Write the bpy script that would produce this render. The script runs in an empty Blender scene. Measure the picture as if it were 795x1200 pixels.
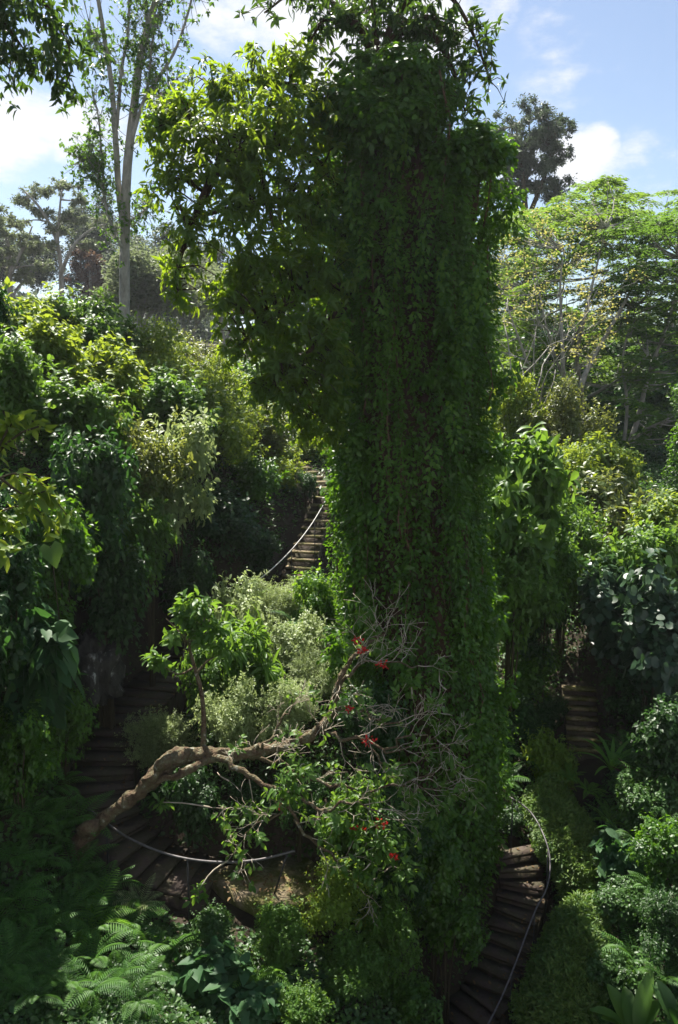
import bpy, math, numpy as np
from mathutils import Vector, noise as mno
R = math.radians
sc = bpy.context.scene
C = sc.collection
PITCH = R(9.0); FPX = 942.0; CAMZ = 12.0
SUN_AZ, SUN_EL = R(-21.0), R(58.0)

# ------------------------------------------------------------------ helpers
def at(px, py, Y):
    """world point seen at photo pixel (px,py), at forward distance Y"""
    u = (px-397.5)/FPX; v = (600-py)/FPX
    dy = math.cos(PITCH)+v*math.sin(PITCH); dz = -math.sin(PITCH)+v*math.cos(PITCH)
    return np.array([u*Y/dy, Y, CAMZ+dz*Y/dy])
def ats(L): return np.array([at(*p) for p in L])
def nrm(a):
    a = np.asarray(a, float)
    return a/np.maximum(np.linalg.norm(a, axis=-1, keepdims=True), 1e-9)
def tag(o, label=None, cat=None, group=None, kind=None):
    if label: o['label'] = label
    if cat: o['category'] = cat
    if group: o['group'] = group
    if kind: o['kind'] = kind
    return o
def empty(name, loc, label, cat, group=None, rz=0):
    o = bpy.data.objects.new(name, None); C.objects.link(o)
    o.location = loc; o.rotation_euler = (0, 0, rz); o.empty_display_size = .2
    return tag(o, label, cat, group)
def mesh_from(name, V, faces_list, tone=None):
    """faces_list: list of int arrays (n,k)"""
    me = bpy.data.meshes.new(name)
    V = np.asarray(V, np.float32)
    loops = np.concatenate([f.reshape(-1) for f in faces_list]).astype(np.int32)
    tot = np.concatenate([np.full(len(f), f.shape[1]) for f in faces_list]).astype(np.int32)
    st = np.concatenate([[0], np.cumsum(tot)[:-1]]).astype(np.int32)
    me.vertices.add(len(V)); me.vertices.foreach_set('co', V.reshape(-1))
    me.loops.add(len(loops)); me.loops.foreach_set('vertex_index', loops)
    me.polygons.add(len(tot)); me.polygons.foreach_set('loop_start', st); me.polygons.foreach_set('loop_total', tot)
    if tone is not None:
        a = me.attributes.new('tone', 'FLOAT', 'POINT'); a.data.foreach_set('value', np.asarray(tone, np.float32))
    me.update(calc_edges=True)
    return me
def link(name, me, mat, parent=None, loc=(0, 0, 0), smooth=False):
    o = bpy.data.objects.new(name, me); C.objects.link(o)
    if mat and not me.materials: me.materials.append(mat)
    if smooth: me.polygons.foreach_set('use_smooth', np.ones(len(me.polygons), bool))
    if parent: o.parent = parent
    o.location = loc
    return o
class MB:
    def __init__(s): s.V = []; s.F = {}; s.n = 0
    def add(s, V, F):
        V = np.asarray(V, float)
        for f in F:
            f = np.asarray(f, int)
            s.F.setdefault(f.shape[1], []).append(f+s.n)
        s.V.append(V); s.n += len(V)
    def tube(s, pts, rad, sides=7, rng=None, rough=0.0):
        P = np.asarray(pts, float); n = len(P)
        rad = np.broadcast_to(np.asarray(rad, float), (n,))
        T = np.gradient(P, axis=0); T = nrm(T)
        ref = np.array([0, 0, 1.]) if abs(T[0][2]) < .9 else np.array([1., 0, 0])
        A = nrm(np.cross(T[0], ref)); V = []
        ang = np.linspace(0, 2*np.pi, sides, endpoint=False)
        for i in range(n):
            A = nrm(A-T[i]*np.dot(A, T[i])); B = np.cross(T[i], A)
            rr = np.full(sides, rad[i])
            if rng is not None and rough: rr = rr*(1+rough*rng.uniform(-1, 1, sides))
            V.append(P[i]+np.cos(ang)[:, None]*A*rr[:, None]+np.sin(ang)[:, None]*B*rr[:, None])
        V = np.concatenate(V)
        i = np.arange(n-1)[:, None]*sides; j = np.arange(sides)[None]; k = (j+1) % sides
        q = np.stack([i+j, i+k, i+sides+k, i+sides+j], -1).reshape(-1, 4)
        c0 = np.arange(sides)[::-1][None]; c1 = (np.arange(sides)+(n-1)*sides)[None]
        s.add(V, [q, c0, c1])
    def box8(s, b, t):
        """b,t: 4 bottom and 4 top points, counter-clockwise from above"""
        V = np.concatenate([b, t])
        s.add(V, [np.array([[3, 2, 1, 0], [4, 5, 6, 7], [0, 1, 5, 4], [1, 2, 6, 5], [2, 3, 7, 6], [3, 0, 4, 7]])])
    def mesh(s, name): return mesh_from(name, np.concatenate(s.V), [np.concatenate(f) for f in s.F.values()])
    def build(s, name, mat, parent=None, loc=(0, 0, 0), smooth=False): return link(name, s.mesh(name), mat, parent, loc, smooth)
def spline(P, n):
    P = np.asarray(P, float); m = len(P)
    d = np.concatenate([[0], np.cumsum(np.linalg.norm(np.diff(P, axis=0), axis=1))])
    Q = np.concatenate([[2*P[0]-P[1]], P, [2*P[-1]-P[-2]]])
    out = []
    for t in np.linspace(0, d[-1], n):
        i = min(np.searchsorted(d, t, 'right')-1, m-2); u = (t-d[i])/(d[i+1]-d[i])
        a, b, c, e = Q[i], Q[i+1], Q[i+2], Q[i+3]
        out.append(.5*((2*b)+(c-a)*u+(2*a-5*b+4*c-e)*u*u+(3*b-a-3*c+e)*u**3))
    return np.array(out)

# ------------------------------------------------------------------ leaves
T = {}
T['diamond'] = (np.array([(0, 0, 0), (.45, -.5, .07), (1, 0, -.1), (.45, .5, .07)]), [np.array([[0, 1, 2], [0, 2, 3]])])
T['oval'] = (np.array([(0, 0, 0), (.28, -.42, .07), (.28, 0, 0), (.28, .42, .07), (.66, -.4, .02), (.66, 0, -.04), (.66, .4, .02), (1, 0, -.18)]),
             [np.array([[0, 1, 2], [0, 2, 3], [4, 7, 5], [5, 7, 6]]), np.array([[1, 4, 5, 2], [2, 5, 6, 3]])])
T['lance'] = (np.array([(0, 0, 0), (.3, -.45, .06), (.3, 0, 0), (.3, .45, .06), (.7, -.33, -.05), (.7, 0, -.11), (.7, .33, -.05), (1, 0, -.3)]), T['oval'][1])
T['heart'] = (np.array([(0, 0, 0), (-.2, -.26, .03), (0, -.5, .06), (.35, -.48, .03), (.7, -.24, -.03), (1, 0, -.14), (.7, .24, -.03), (.35, .48, .03), (0, .5, .06), (-.2, .26, .03), (.4, 0, -.03)]),
              [np.array([[0, 1, 2], [0, 2, 10], [2, 3, 10], [3, 4, 10], [4, 5, 10], [10, 5, 6], [10, 6, 7], [10, 7, 8], [10, 8, 0], [0, 8, 9]])])
_a = np.linspace(0, 2*np.pi, 8, endpoint=False)
T['round'] = (np.concatenate([[(.5, 0, -.03)], np.stack([.5-.5*np.cos(_a), .5*np.sin(_a), .03*np.cos(2*_a)], 1)]),
              [np.array([[0, 1+(i+1) % 8, 1+i] for i in range(8)])])
def leaf_mesh(name, P, D, N, L, W, tmpl='diamond', tone=None, rng=None):
    P = np.asarray(P, float); n = len(P)
    tv, tf = T[tmpl]
    D = nrm(D); Z = np.asarray(N, float); Z = nrm(Z-D*np.sum(Z*D, 1, keepdims=True)); Y = np.cross(Z, D)
    L = np.broadcast_to(np.asarray(L, float), (n,))[:, None, None]; W = np.broadcast_to(np.asarray(W, float), (n,))[:, None, None]
    V = P[:, None]+tv[None, :, 0:1]*L*D[:, None]+tv[None, :, 1:2]*W*Y[:, None]+tv[None, :, 2:3]*L*Z[:, None]
    k = len(tv); off = (np.arange(n)*k)[:, None, None]
    F = [(f[None]+off).reshape(-1, f.shape[1]) for f in tf]
    if tone is None: tone = (rng or np.random.default_rng(1)).uniform(0, 1, n)
    return mesh_from(name, V.reshape(-1, 3), F, np.repeat(tone, k))
def rvec(rng, n): return nrm(rng.normal(size=(n, 3)))
def twigs_to_leaves(rng, tips, axis, per, tl, spread=.9, droop=.3, up=.7, jit=.02):
    """leaves along short twigs ending at tips: returns P, D, N"""
    n = len(tips); t = rng.uniform(0, 1, (n, per, 1))**.7
    A = nrm(axis)[:, None]; P = tips[:, None]-A*tl*(1-t)+rng.normal(size=(n, per, 3))*jit
    rad = rng.normal(size=(n, per, 3)); rad -= A*np.sum(rad*A, 2, keepdims=True); rad = nrm(rad)
    D = A*(.35+.5*t)+rad*spread+np.array([0, 0, -droop])
    N = rad*-.25+A*.5+np.array([0, 0, up])+rng.normal(size=(n, per, 3))*.35
    return P.reshape(-1, 3), nrm(D.reshape(-1, 3)), N.reshape(-1, 3)
def blobs_tips(rng, cen, rad, n, flat=1.0, shell=.55, upbias=.25):
    """points through the outer volume of a set of blobs, numbers in proportion to area"""
    cen = np.asarray(cen, float); rad = np.asarray(rad, float)
    k = rng.choice(len(cen), n, p=rad**2/np.sum(rad**2))
    d = rvec(rng, n); d[:, 2] = d[:, 2]*1.0+upbias; d = nrm(d)
    r = rad[k]*(1-shell*rng.uniform(0, 1, n)**1.7)
    off = d*r[:, None]; off[:, 2] *= flat
    return cen[k]+off, d

# ------------------------------------------------------------------ materials
def mat_new(name):
    m = bpy.data.materials.new(name); m.use_nodes = True
    nt = m.node_tree; nt.nodes.clear(); return m, nt, nt.nodes, nt.links
def leafmat(name, c0, c1, trans, mix=.35, rough=.42, spec=.45):
    m, nt, N, K = mat_new(name)
    out = N.new('ShaderNodeOutputMaterial'); a = N.new('ShaderNodeAttribute'); a.attribute_name = 'tone'
    g = N.new('ShaderNodeNewGeometry'); nz = N.new('ShaderNodeTexNoise'); nz.inputs['Scale'].default_value = .9; nz.inputs['Detail'].default_value = 3
    K.new(g.outputs['Position'], nz.inputs['Vector'])
    ad = N.new('ShaderNodeMath'); ad.operation = 'MULTIPLY_ADD'; ad.inputs[1].default_value = 1.3; ad.inputs[2].default_value = -.65
    K.new(nz.outputs['Fac'], ad.inputs[0])
    s = N.new('ShaderNodeMath'); s.operation = 'ADD'; s.use_clamp = True
    K.new(a.outputs['Fac'], s.inputs[0]); K.new(ad.outputs[0], s.inputs[1])
    r = N.new('ShaderNodeValToRGB'); e = r.color_ramp.elements
    e[0].color = (*c0, 1); e[1].color = (*c1, 1); K.new(s.outputs[0], r.inputs['Fac'])
    p = N.new('ShaderNodeBsdfPrincipled'); p.inputs['Roughness'].default_value = rough; p.inputs['Specular IOR Level'].default_value = spec
    K.new(r.outputs['Color'], p.inputs['Base Color'])
    t = N.new('ShaderNodeBsdfTranslucent')
    mm = N.new('ShaderNodeMix'); mm.data_type = 'RGBA'; mm.blend_type = 'MIX'; mm.inputs['Factor'].default_value = .75
    K.new(r.outputs['Color'], mm.inputs['A']); mm.inputs['B'].default_value = (*trans, 1); K.new(mm.outputs['Result'], t.inputs['Color'])
    x = N.new('ShaderNodeMixShader'); x.inputs['Fac'].default_value = mix
    K.new(p.outputs[0], x.inputs[1]); K.new(t.outputs[0], x.inputs[2]); K.new(x.outputs[0], out.inputs['Surface'])
    return m
def roughmat(name, cols, scale=3.0, rough=.9, bump=.4, stretch=(1, 1, 1), detail=8, spec=.2, metal=0, bscale=None):
    m, nt, N, K = mat_new(name)
    out = N.new('ShaderNodeOutputMaterial'); tc = N.new('ShaderNodeTexCoord'); mp = N.new('ShaderNodeMapping'); mp.inputs['Scale'].default_value = stretch
    K.new(tc.outputs['Object'], mp.inputs['Vector'])
    nz = N.new('ShaderNodeTexNoise'); nz.inputs['Scale'].default_value = scale; nz.inputs['Detail'].default_value = detail; nz.inputs['Roughness'].default_value = .65
    K.new(mp.outputs[0], nz.inputs['Vector'])
    r = N.new('ShaderNodeValToRGB'); e = r.color_ramp.elements
    ps = np.linspace(.3, .72, len(cols))
    e[0].position = ps[0]; e[0].color = (*cols[0], 1); e[1].position = ps[-1]; e[1].color = (*cols[-1], 1)
    for c, q in zip(cols[1:-1], ps[1:-1]): el = e.new(q); el.color = (*c, 1)
    K.new(nz.outputs['Fac'], r.inputs['Fac'])
    p = N.new('ShaderNodeBsdfPrincipled'); p.inputs['Roughness'].default_value = rough; p.inputs['Specular IOR Level'].default_value = spec; p.inputs['Metallic'].default_value = metal
    K.new(r.outputs['Color'], p.inputs['Base Color'])
    n2 = N.new('ShaderNodeTexNoise'); n2.inputs['Scale'].default_value = bscale or scale*4; n2.inputs['Detail'].default_value = 6; K.new(mp.outputs[0], n2.inputs['Vector'])
    b = N.new('ShaderNodeBump'); b.inputs['Strength'].default_value = bump; b.inputs['Distance'].default_value = .05
    K.new(n2.outputs['Fac'], b.inputs['Height']); K.new(b.outputs[0], p.inputs['Normal'])
    K.new(p.outputs[0], out.inputs['Surface']); return m
M = dict(
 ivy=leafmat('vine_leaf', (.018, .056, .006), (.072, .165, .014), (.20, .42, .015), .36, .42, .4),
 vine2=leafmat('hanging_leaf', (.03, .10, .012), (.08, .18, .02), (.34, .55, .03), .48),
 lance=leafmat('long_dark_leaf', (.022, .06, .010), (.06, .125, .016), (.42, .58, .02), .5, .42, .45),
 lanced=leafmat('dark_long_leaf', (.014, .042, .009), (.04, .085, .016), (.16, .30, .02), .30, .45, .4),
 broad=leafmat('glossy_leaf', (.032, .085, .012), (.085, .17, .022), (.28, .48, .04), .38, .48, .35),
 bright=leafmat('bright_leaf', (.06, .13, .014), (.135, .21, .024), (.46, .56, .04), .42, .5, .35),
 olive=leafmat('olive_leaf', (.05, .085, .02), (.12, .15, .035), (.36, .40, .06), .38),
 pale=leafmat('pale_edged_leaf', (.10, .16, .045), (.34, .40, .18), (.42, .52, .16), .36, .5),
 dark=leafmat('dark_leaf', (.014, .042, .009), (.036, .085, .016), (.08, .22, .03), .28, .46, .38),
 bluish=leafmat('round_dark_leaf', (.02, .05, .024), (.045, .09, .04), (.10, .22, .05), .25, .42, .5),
 fern=leafmat('fern_frond', (.03, .10, .014), (.068, .165, .024), (.15, .32, .03), .3, .5, .3),
 fernb=leafmat('bright_fern_frond', (.055, .155, .016), (.09, .20, .022), (.28, .52, .04), .4, .5, .3),
 hedge=leafmat('hedge_leaf', (.045, .11, .02), (.13, .19, .035), (.22, .38, .04), .34, .5, .3),
 feather=leafmat('feathery_leaflet', (.046, .110, .016), (.098, .17, .024), (.30, .47, .042), .44, .55, .3),
 feather2=leafmat('feathery_dark_leaflet', (.03, .08, .014), (.065, .135, .02), (.22, .40, .04), .42, .55, .3),
 yellow=leafmat('yellow_leaf', (.14, .15, .035), (.33, .30, .08), (.55, .52, .12), .45, .55),
 far=leafmat('far_hazed_leaf', (.11, .145, .075), (.18, .21, .11), (.26, .32, .13), .35, .6, .2),  # paler leaf colour carries part of the haze
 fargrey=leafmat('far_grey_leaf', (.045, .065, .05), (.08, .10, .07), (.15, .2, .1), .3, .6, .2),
 fardark=leafmat('far_dark_hazed_leaf', (.055, .08, .05), (.09, .12, .068), (.12, .18, .08), .3, .55, .3),  # lightened leaf colour, haze put into the green
 rust=leafmat('rust_leaf', (.095, .06, .04), (.14, .085, .055), (.25, .14, .07), .3, .6, .2),
 cover=leafmat('ground_cover_leaf', (.022, .06, .014), (.055, .12, .024), (.15, .32, .03), .3, .45, .35),
 red=leafmat('red_petal', (.42, .008, .008), (.6, .02, .015), (.8, .03, .02), .35, .5),
 redleaf=leafmat('maroon_leaf', (.06, .012, .02), (.12, .02, .03), (.3, .03, .05), .3, .5),
 heart=leafmat('heart_leaf', (.02, .065, .022), (.045, .11, .03), (.10, .26, .04), .25, .58, .3),
 litter=leafmat('fallen_leaf', (.05, .03, .015), (.16, .10, .04), (.2, .12, .04), .15, .7, .2),
 soil=roughmat('soil', [(.018, .013, .009), (.04, .03, .02), (.05, .055, .022)], 1.6, .95, .8),
 concrete=roughmat('mossy_concrete', [(.05, .036, .026), (.12, .088, .064), (.10, .095, .045), (.19, .145, .108)], 2.5, .85, .5),
 dark_step=roughmat('shade_dark_stone', [(.032, .024, .02), (.075, .055, .045), (.06, .055, .03), (.12, .09, .075)], 2.8, .8, .5),  # brown stone darkened so its colour stands in for shade on risers
 stoop=roughmat('sandy_paving', [(.06, .07, .02), (.12, .12, .035), (.24, .19, .12), (.30, .24, .17)], 2.6, .9, .8, bscale=18),  # sandy and mossy; as a tread its pale tone stands in for sun
 bark=roughmat('grey_brown_bark', [(.03, .02, .013), (.105, .07, .042), (.12, .11, .06), (.50, .48, .42)], 8, .9, 1, (1, 1, 1), bscale=30),
 core=roughmat('dark_stem_bark', [(.022, .015, .009), (.075, .046, .028), (.04, .04, .017)], 2.5, .95, .9, (1, 1, .25)),
 vstem=roughmat('woody_vine', [(.05, .03, .018), (.13, .085, .05), (.19, .14, .09)], 5, .9, .5),
 pale_bark=roughmat('pale_grey_bark', [(.15, .14, .12), (.28, .265, .23), (.40, .38, .34)], 4.0, .85, .5, (1, 1, .4)),
 twig=roughmat('dry_twig', [(.20, .155, .105), (.38, .325, .24), (.48, .44, .36)], 6, .85, .3),
 stem=roughmat('green_brown_stem', [(.035, .03, .015), (.08, .065, .035)], 6, .85, .4),
 rock=roughmat('white_stained_rock', [(.03, .03, .025), (.05, .047, .04), (.08, .075, .065), (.55, .54, .51)], 4.2, .9, 1, (1, 1, .45)),
 pipe=roughmat('grey_steel_pipe', [(.05, .045, .045), (.10, .095, .095), (.15, .125, .11)], 14, .6, .1, spec=.4, metal=.4),
 pipe_dark=roughmat('dark_iron_pipe', [(.02, .02, .02), (.05, .048, .045)], 5, .6, .2),
 rope=roughmat('pale_cable', [(.45, .43, .40), (.6, .58, .55)], 9, .6, .2),
)

# ------------------------------------------------------------------ stairs: centre lines first
LINE_UP = ats([(339, 697, 22), (350, 668, 22.9), (361, 638, 23.8), (373, 608, 24.7), (384, 578, 25.6)])
LINE_TURN = ats([(384, 574, 25.8), (369, 561, 26.6), (356, 550, 27.4), (342, 540, 28.2)])
LINE_LOW = ats([(368, 1030, 12.05), (330, 1035, 12.0), (250, 1030, 12.2), (195, 1015, 12.4), (150, 990, 12.7), (122, 955, 13.2), (116, 920, 13.8), (126, 880, 14.5),
                (152, 835, 15.7), (200, 785, 17.6), (260, 735, 19.8), (310, 715, 21), (336, 698, 21.9)])
LINE_RIGHT = ats([(672, 918, 17.7), (686, 883, 18.6), (678, 800, 20.2)])
LINE_BR = ats([(510, 1235, 12.4), (549, 1189, 13.0), (567, 1171, 13.25), (575, 1152, 13.5), (583, 1136, 13.75), (589, 1117, 14.0), (596, 1101, 14.25), (600, 1083, 14.5), (608, 1064, 14.8),
               (612, 1043, 15.1), (612, 1027, 15.35), (607, 1008, 15.6), (600, 989, 15.85), (597, 962, 16.4), (605, 935, 17.0)])
ALL = [(LINE_UP, .6), (LINE_TURN, .6), (LINE_LOW, .62), (LINE_RIGHT, .45), (LINE_BR[:13], .52)]
SP = np.concatenate([spline(l, 60) for l, w in ALL]); SW = np.concatenate([np.full(60, w) for l, w in ALL])

# ------------------------------------------------------------------ terrain height
ctrl = ats([  # ground a little below what the plants show
 (0,1190,7.6),(120,1190,8.2),(260,1190,8.8),(400,1200,9.6),(480,1190,11.2),(200,1110,10.3),(330,1090,10.9),(430,1080,11.5),(500,1130,12.2),(520,1060,13.6),
 (0,1080,9.2),(0,960,10.4),(0,860,11.2),(0,740,12.2),(0,620,14),(0,520,16.5),(0,440,20),(0,380,25),(60,560,15.5),(60,680,13.8),(60,800,13.4),(60,900,12.4),
 (100,450,20),(100,400,25),(130,540,18),(130,640,16.5),(110,740,15.5),(200,470,23),(200,560,20.5),(190,650,18.6),(180,720,18.0),(280,500,26),(270,600,22),(260,670,20.8),(330,560,26.5),(320,620,23.6),
 (180,900,13.6),(250,900,13.4),(330,930,13.0),(250,800,16),(320,780,16.5),(330,720,19),(390,850,14.2),(380,760,17),(400,700,20),(420,640,24),
 (450,1000,13),(480,930,14),(560,960,15.6),(560,880,17.5),(520,800,19),(620,850,19.5),(600,780,21),(640,720,22.5),(620,640,24),(650,580,28),(600,520,33),(700,600,26),(795,640,22.5),(750,740,20),(740,830,18.6),(795,860,16.5),
 (640,960,16.8),(680,1020,15.4),(650,1100,13.6),(650,1190,12.2),(760,960,15.2),(795,1010,13.6),(740,1090,13),(795,1150,11.3),(720,1200,11.4),(560,1200,11.6),
 (680,530,38),(795,560,37),(740,500,45)])
far = [(-60,60,16),(-25,60,16.5),(-40,100,20),(0,60,12),(0,100,15),(30,60,11),(60,60,13),(40,110,16),(90,100,18),(-90,100,22),(-120,40,18),(120,40,14),(-30,35,15.5),(-18,30,15),(30,35,9.5),(20,25,9.0),(15,15,7.5),(-15,15,13.5),(-14,8,8),(14,8,5),(0,4,1.5),(-6,4,3),(8,4,1),(-40,20,16),(40,20,11),
       (0,170,17),(-120,170,26),(120,170,20),(-60,0,12),(60,0,8)]
CP = np.concatenate([ctrl-np.array([0, 0, .45]), np.array(far, float), SP[::4]-np.array([0, 0, .22])])
def _k(r): return np.sqrt(r*r+.6)
_d = np.linalg.norm(CP[:, None, :2]-CP[None, :, :2], axis=2)
_A = _k(_d)-np.eye(len(CP))*.25
_zm = CP[:, 2].mean(); _w = np.linalg.solve(_A, CP[:, 2]-_zm)
def H(x, y):
    x = np.asarray(x, float); y = np.asarray(y, float); sh = x.shape
    q = np.stack([x.ravel(), y.ravel()], 1); out = np.empty(len(q))
    for i in range(0, len(q), 20000):
        s = q[i:i+20000]; d = np.linalg.norm(s[:, None]-CP[None, :, :2], axis=2); h = _k(d)@_w+_zm
        ds = np.linalg.norm(s[:, None]-SP[None, :, :2], axis=2)
        j = ds.argmin(1); dm = ds[np.arange(len(s)), j]; zl = SP[j, 2]-.16; w = SW[j]
        t = np.clip((dm-w)/.45, 0, 1); t = t*t*(3-2*t)
        out[i:i+20000] = np.where(h > zl, zl*(1-t)+h*t, h)
    return out.reshape(sh)
def sdist(P):
    d = np.linalg.norm(P[:, None, :2]-SP[None, :, :2], axis=2); j = d.argmin(1)
    return d[np.arange(len(P)), j]-SW[j]
rng = np.random.default_rng(7)
gx = np.concatenate([np.linspace(-160, -16, 40), np.arange(-15.7, 15.8, .22), np.linspace(16, 160, 40)])
gy = np.concatenate([np.linspace(-10, 5.5, 12), np.arange(5.8, 34, .22), np.linspace(34.5, 260, 60)])
X, Y = np.meshgrid(gx, gy); Z = H(X, Y)+rng.normal(size=X.shape)*.025
nx, ny = len(gx), len(gy)
i = np.arange(ny-1)[:, None]*nx; j = np.arange(nx-1)[None]
q = np.stack([i+j, i+j+1, i+nx+j+1, i+nx+j], -1).reshape(-1, 4)
tag(link('ground', mesh_from('ground', np.stack([X, Y, Z], -1).reshape(-1, 3), [q]), M['soil'], smooth=True), kind='structure')

# ground cover: countless small leaves over the banks
n = 330000
yy = 6.5+54*rng.uniform(0, 1, n)**1.6; xx = rng.uniform(-1, 1, n)*(yy*.45+1.5)
P = np.stack([xx, yy, H(xx, yy)], 1); sd = sdist(P)
bump = .5+.5*np.sin(xx*2.1+np.sin(yy*1.3)*1.5)*np.sin(yy*1.9+1+np.sin(xx*1.1))
hgt = (.12+.5*bump)*np.clip((yy-7)/6, .25, 1)*np.clip((sd-.05)/.9, .15, 1)*np.where(yy > 30, 1.6, 1); P[:, 2] += hgt*rng.uniform(0, 1, n)**.55
keep = sd > .02+rng.uniform(0, .12, n); P = P[keep]; n = len(P); yy = yy[keep]
D = rvec(rng, n)*np.array([1, 1, .5])+np.array([0, -.3, -.15]); Nn = np.array([0, -.25, 1])+rng.normal(size=(n, 3))*.5
L = rng.uniform(.05, .14, n)*np.clip(yy/20, 1, 2.6)
for f, tm in ((yy < 13.5, 'oval'), (yy >= 13.5, 'diamond')):
    tag(link('ground_cover', leaf_mesh('ground_cover', P[f], D[f], Nn[f], L[f]*(.85 if tm == 'oval' else 1), L[f]*.55, tm, rng=rng), M['cover']), kind='stuff')

# ------------------------------------------------------------------ stairs
LIT = []
def stairs(name, line, width, going, label, mat, seed):
    r = np.random.default_rng(seed)
    ln = np.sum(np.linalg.norm(np.diff(spline(line, 200)[:, :2], axis=0), axis=1)); n = max(3, int(round(ln/going)))
    S = spline(line, n*8+1); base = S[0]
    root = empty(name, base, label, 'stairs')
    for k in range(n):
        a = S[k*8]-base; b = S[(k+1)*8]-base; z = (S[k*8][2]+S[(k+1)*8][2])/2-base[2]
        ta = S[min(k*8+2, n*8)]-S[max(k*8-2, 0)]; tb = S[min((k+1)*8+2, n*8)]-S[max((k+1)*8-2, 0)]
        na = nrm(np.array([-ta[1], ta[0], 0])); nb = nrm(np.array([-tb[1], tb[0], 0])); fa = nrm(np.array([ta[0], ta[1], 0]))
        w = width/2*(1+r.uniform(-.05, .05)); jj = r.uniform(-.012, .012, 2)
        aR, aL = a-na*w, a+na*w; bR, bL = b-nb*w-fa*.004, b+nb*w-fa*.004
        def q4(z0, e, s): return np.array([(p[0], p[1], z0) for p in (aR-fa*e-na*s, bR-nb*s, bL+nb*s, aL-fa*e+na*s)])
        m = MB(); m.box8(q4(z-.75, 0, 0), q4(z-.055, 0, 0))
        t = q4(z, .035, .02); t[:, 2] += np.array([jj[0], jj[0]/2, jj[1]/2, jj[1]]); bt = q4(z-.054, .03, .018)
        m.box8(bt, t); st = m.build('step', mat, root); st.data.materials.append(M['dark_step']); st.data.polygons.foreach_set('material_index', np.array([1]*6+[0]*6, np.int32))  # darker riser colour stands in for shade, paler treads for sun
        q_ = r.uniform(0, 1, (9, 2)); q_[:, 0] = np.where(r.uniform(0, 1, 9) < .6, q_[:, 0]**4*.5, q_[:, 0])
        LIT.append(base+(aR*(1-q_[:, :1])+aL*q_[:, :1])*(1-q_[:, 1:])+(bR*(1-q_[:, :1])+bL*q_[:, :1])*q_[:, 1:]); LIT[-1][:, 2] = base[2]+z+.012
    return root
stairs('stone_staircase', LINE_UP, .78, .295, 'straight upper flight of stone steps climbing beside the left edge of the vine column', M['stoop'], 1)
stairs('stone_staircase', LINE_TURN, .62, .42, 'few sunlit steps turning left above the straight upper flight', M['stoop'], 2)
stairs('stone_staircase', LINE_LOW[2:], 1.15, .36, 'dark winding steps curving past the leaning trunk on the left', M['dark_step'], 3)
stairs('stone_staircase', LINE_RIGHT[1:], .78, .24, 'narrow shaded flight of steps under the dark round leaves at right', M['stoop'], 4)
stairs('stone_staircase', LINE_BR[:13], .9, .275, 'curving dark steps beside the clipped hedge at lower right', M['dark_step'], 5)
lr = np.random.default_rng(8); lq = np.concatenate(LIT+[at(318, 1032, 12)+np.stack([lr.normal(size=90)*.5, lr.normal(size=90)*.22, np.full(90, .03)], 1)])
tag(link('leaf_litter', leaf_mesh('leaf_litter', lq, rvec(lr, len(lq))*np.array([1, 1, .15]), np.array([0, 0, 1])+rvec(lr, len(lq))*.25, lr.uniform(.05, .11, len(lq)), .04, 'oval', rng=lr), M['litter']), kind='stuff')
# sandy landing at the foot of the winding steps
lp = ats([(240, 1028, 12.22), (300, 1058, 11.55), (372, 1052, 11.5), (395, 1015, 12.1), (360, 1000, 12.7), (300, 1008, 12.75)])
zl = at(330, 1035, 12)[2]+.015
m = MB(); b = lp.copy(); b[:, 2] = zl-.3; t = lp.copy(); t[:, 2] = zl
k = len(lp); V = np.concatenate([b, t]); m.add(V, [np.arange(k, 2*k)[None] if np.cross(lp[1]-lp[0], lp[2]-lp[1])[2] > 0 else np.arange(k, 2*k)[::-1][None], np.array([[i, (i+1) % k, k+(i+1) % k, k+i] for i in range(k)])])
tag(m.build('landing', M['stoop']), kind='structure')

# ------------------------------------------------------------------ handrails
def rail(name, pts, r, posts, label, mat, postmat, n=60, plen=1.0):
    S = spline(pts, n); base = S[0]
    root = empty(name, base, label, 'handrail')
    m = MB(); m.tube(S-base, r, 8); m.build('rail', mat, root, smooth=True)
    for f, foot in posts:
        p = S[int(f*(n-1))]; ft = foot if foot is not None else np.array([p[0], p[1], min(H(p[0], p[1]), p[2]-plen)-.1])
        m = MB(); m.tube(np.array([ft, p-np.array([0, 0, r*.6])])-base, r*.85, 7); m.build('post', postmat, root, smooth=True)
rail('handrail', ats([(104, 948, 12.2), (130, 968, 11.9), (155, 984, 11.65), (200, 1002, 11.45), (250, 1010, 11.35), (300, 1008, 11.35), (346, 997, 11.4)]), .019,
     [(.12, None), (.55, None), (.97, at(322, 1047, 11.7))], 'curved grey pipe handrail in front of the leaning trunk', M['pipe'], M['pipe_dark'])
rail('handrail', ats([(597, 934, 15.7), (611, 942, 15.5), (626, 957, 15.2), (639, 983, 14.6), (645, 1010, 14.2), (641, 1040, 13.8), (628, 1066, 13.5), (615, 1100, 13.0), (600, 1140, 12.5), (585, 1175, 12.1), (566, 1212, 11.7)]), .016,
     [(.02, None), (.3, None), (.55, None), (.78, None), (.98, None)], 'thin grey handrail bending between the dark steps and the hedge at lower right', M['pipe'], M['pipe_dark'])
rail('handrail', ats([(393, 567, 24.9), (362, 619, 22.6), (322, 664, 20.5), (262, 709, 18.6)]), .014,
     [(.05, None), (.3, None), (.55, None), (.97, None)], 'pale straight cable handrail running down beside the upper flight of steps', M['rope'], M['pipe_dark'])

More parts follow.
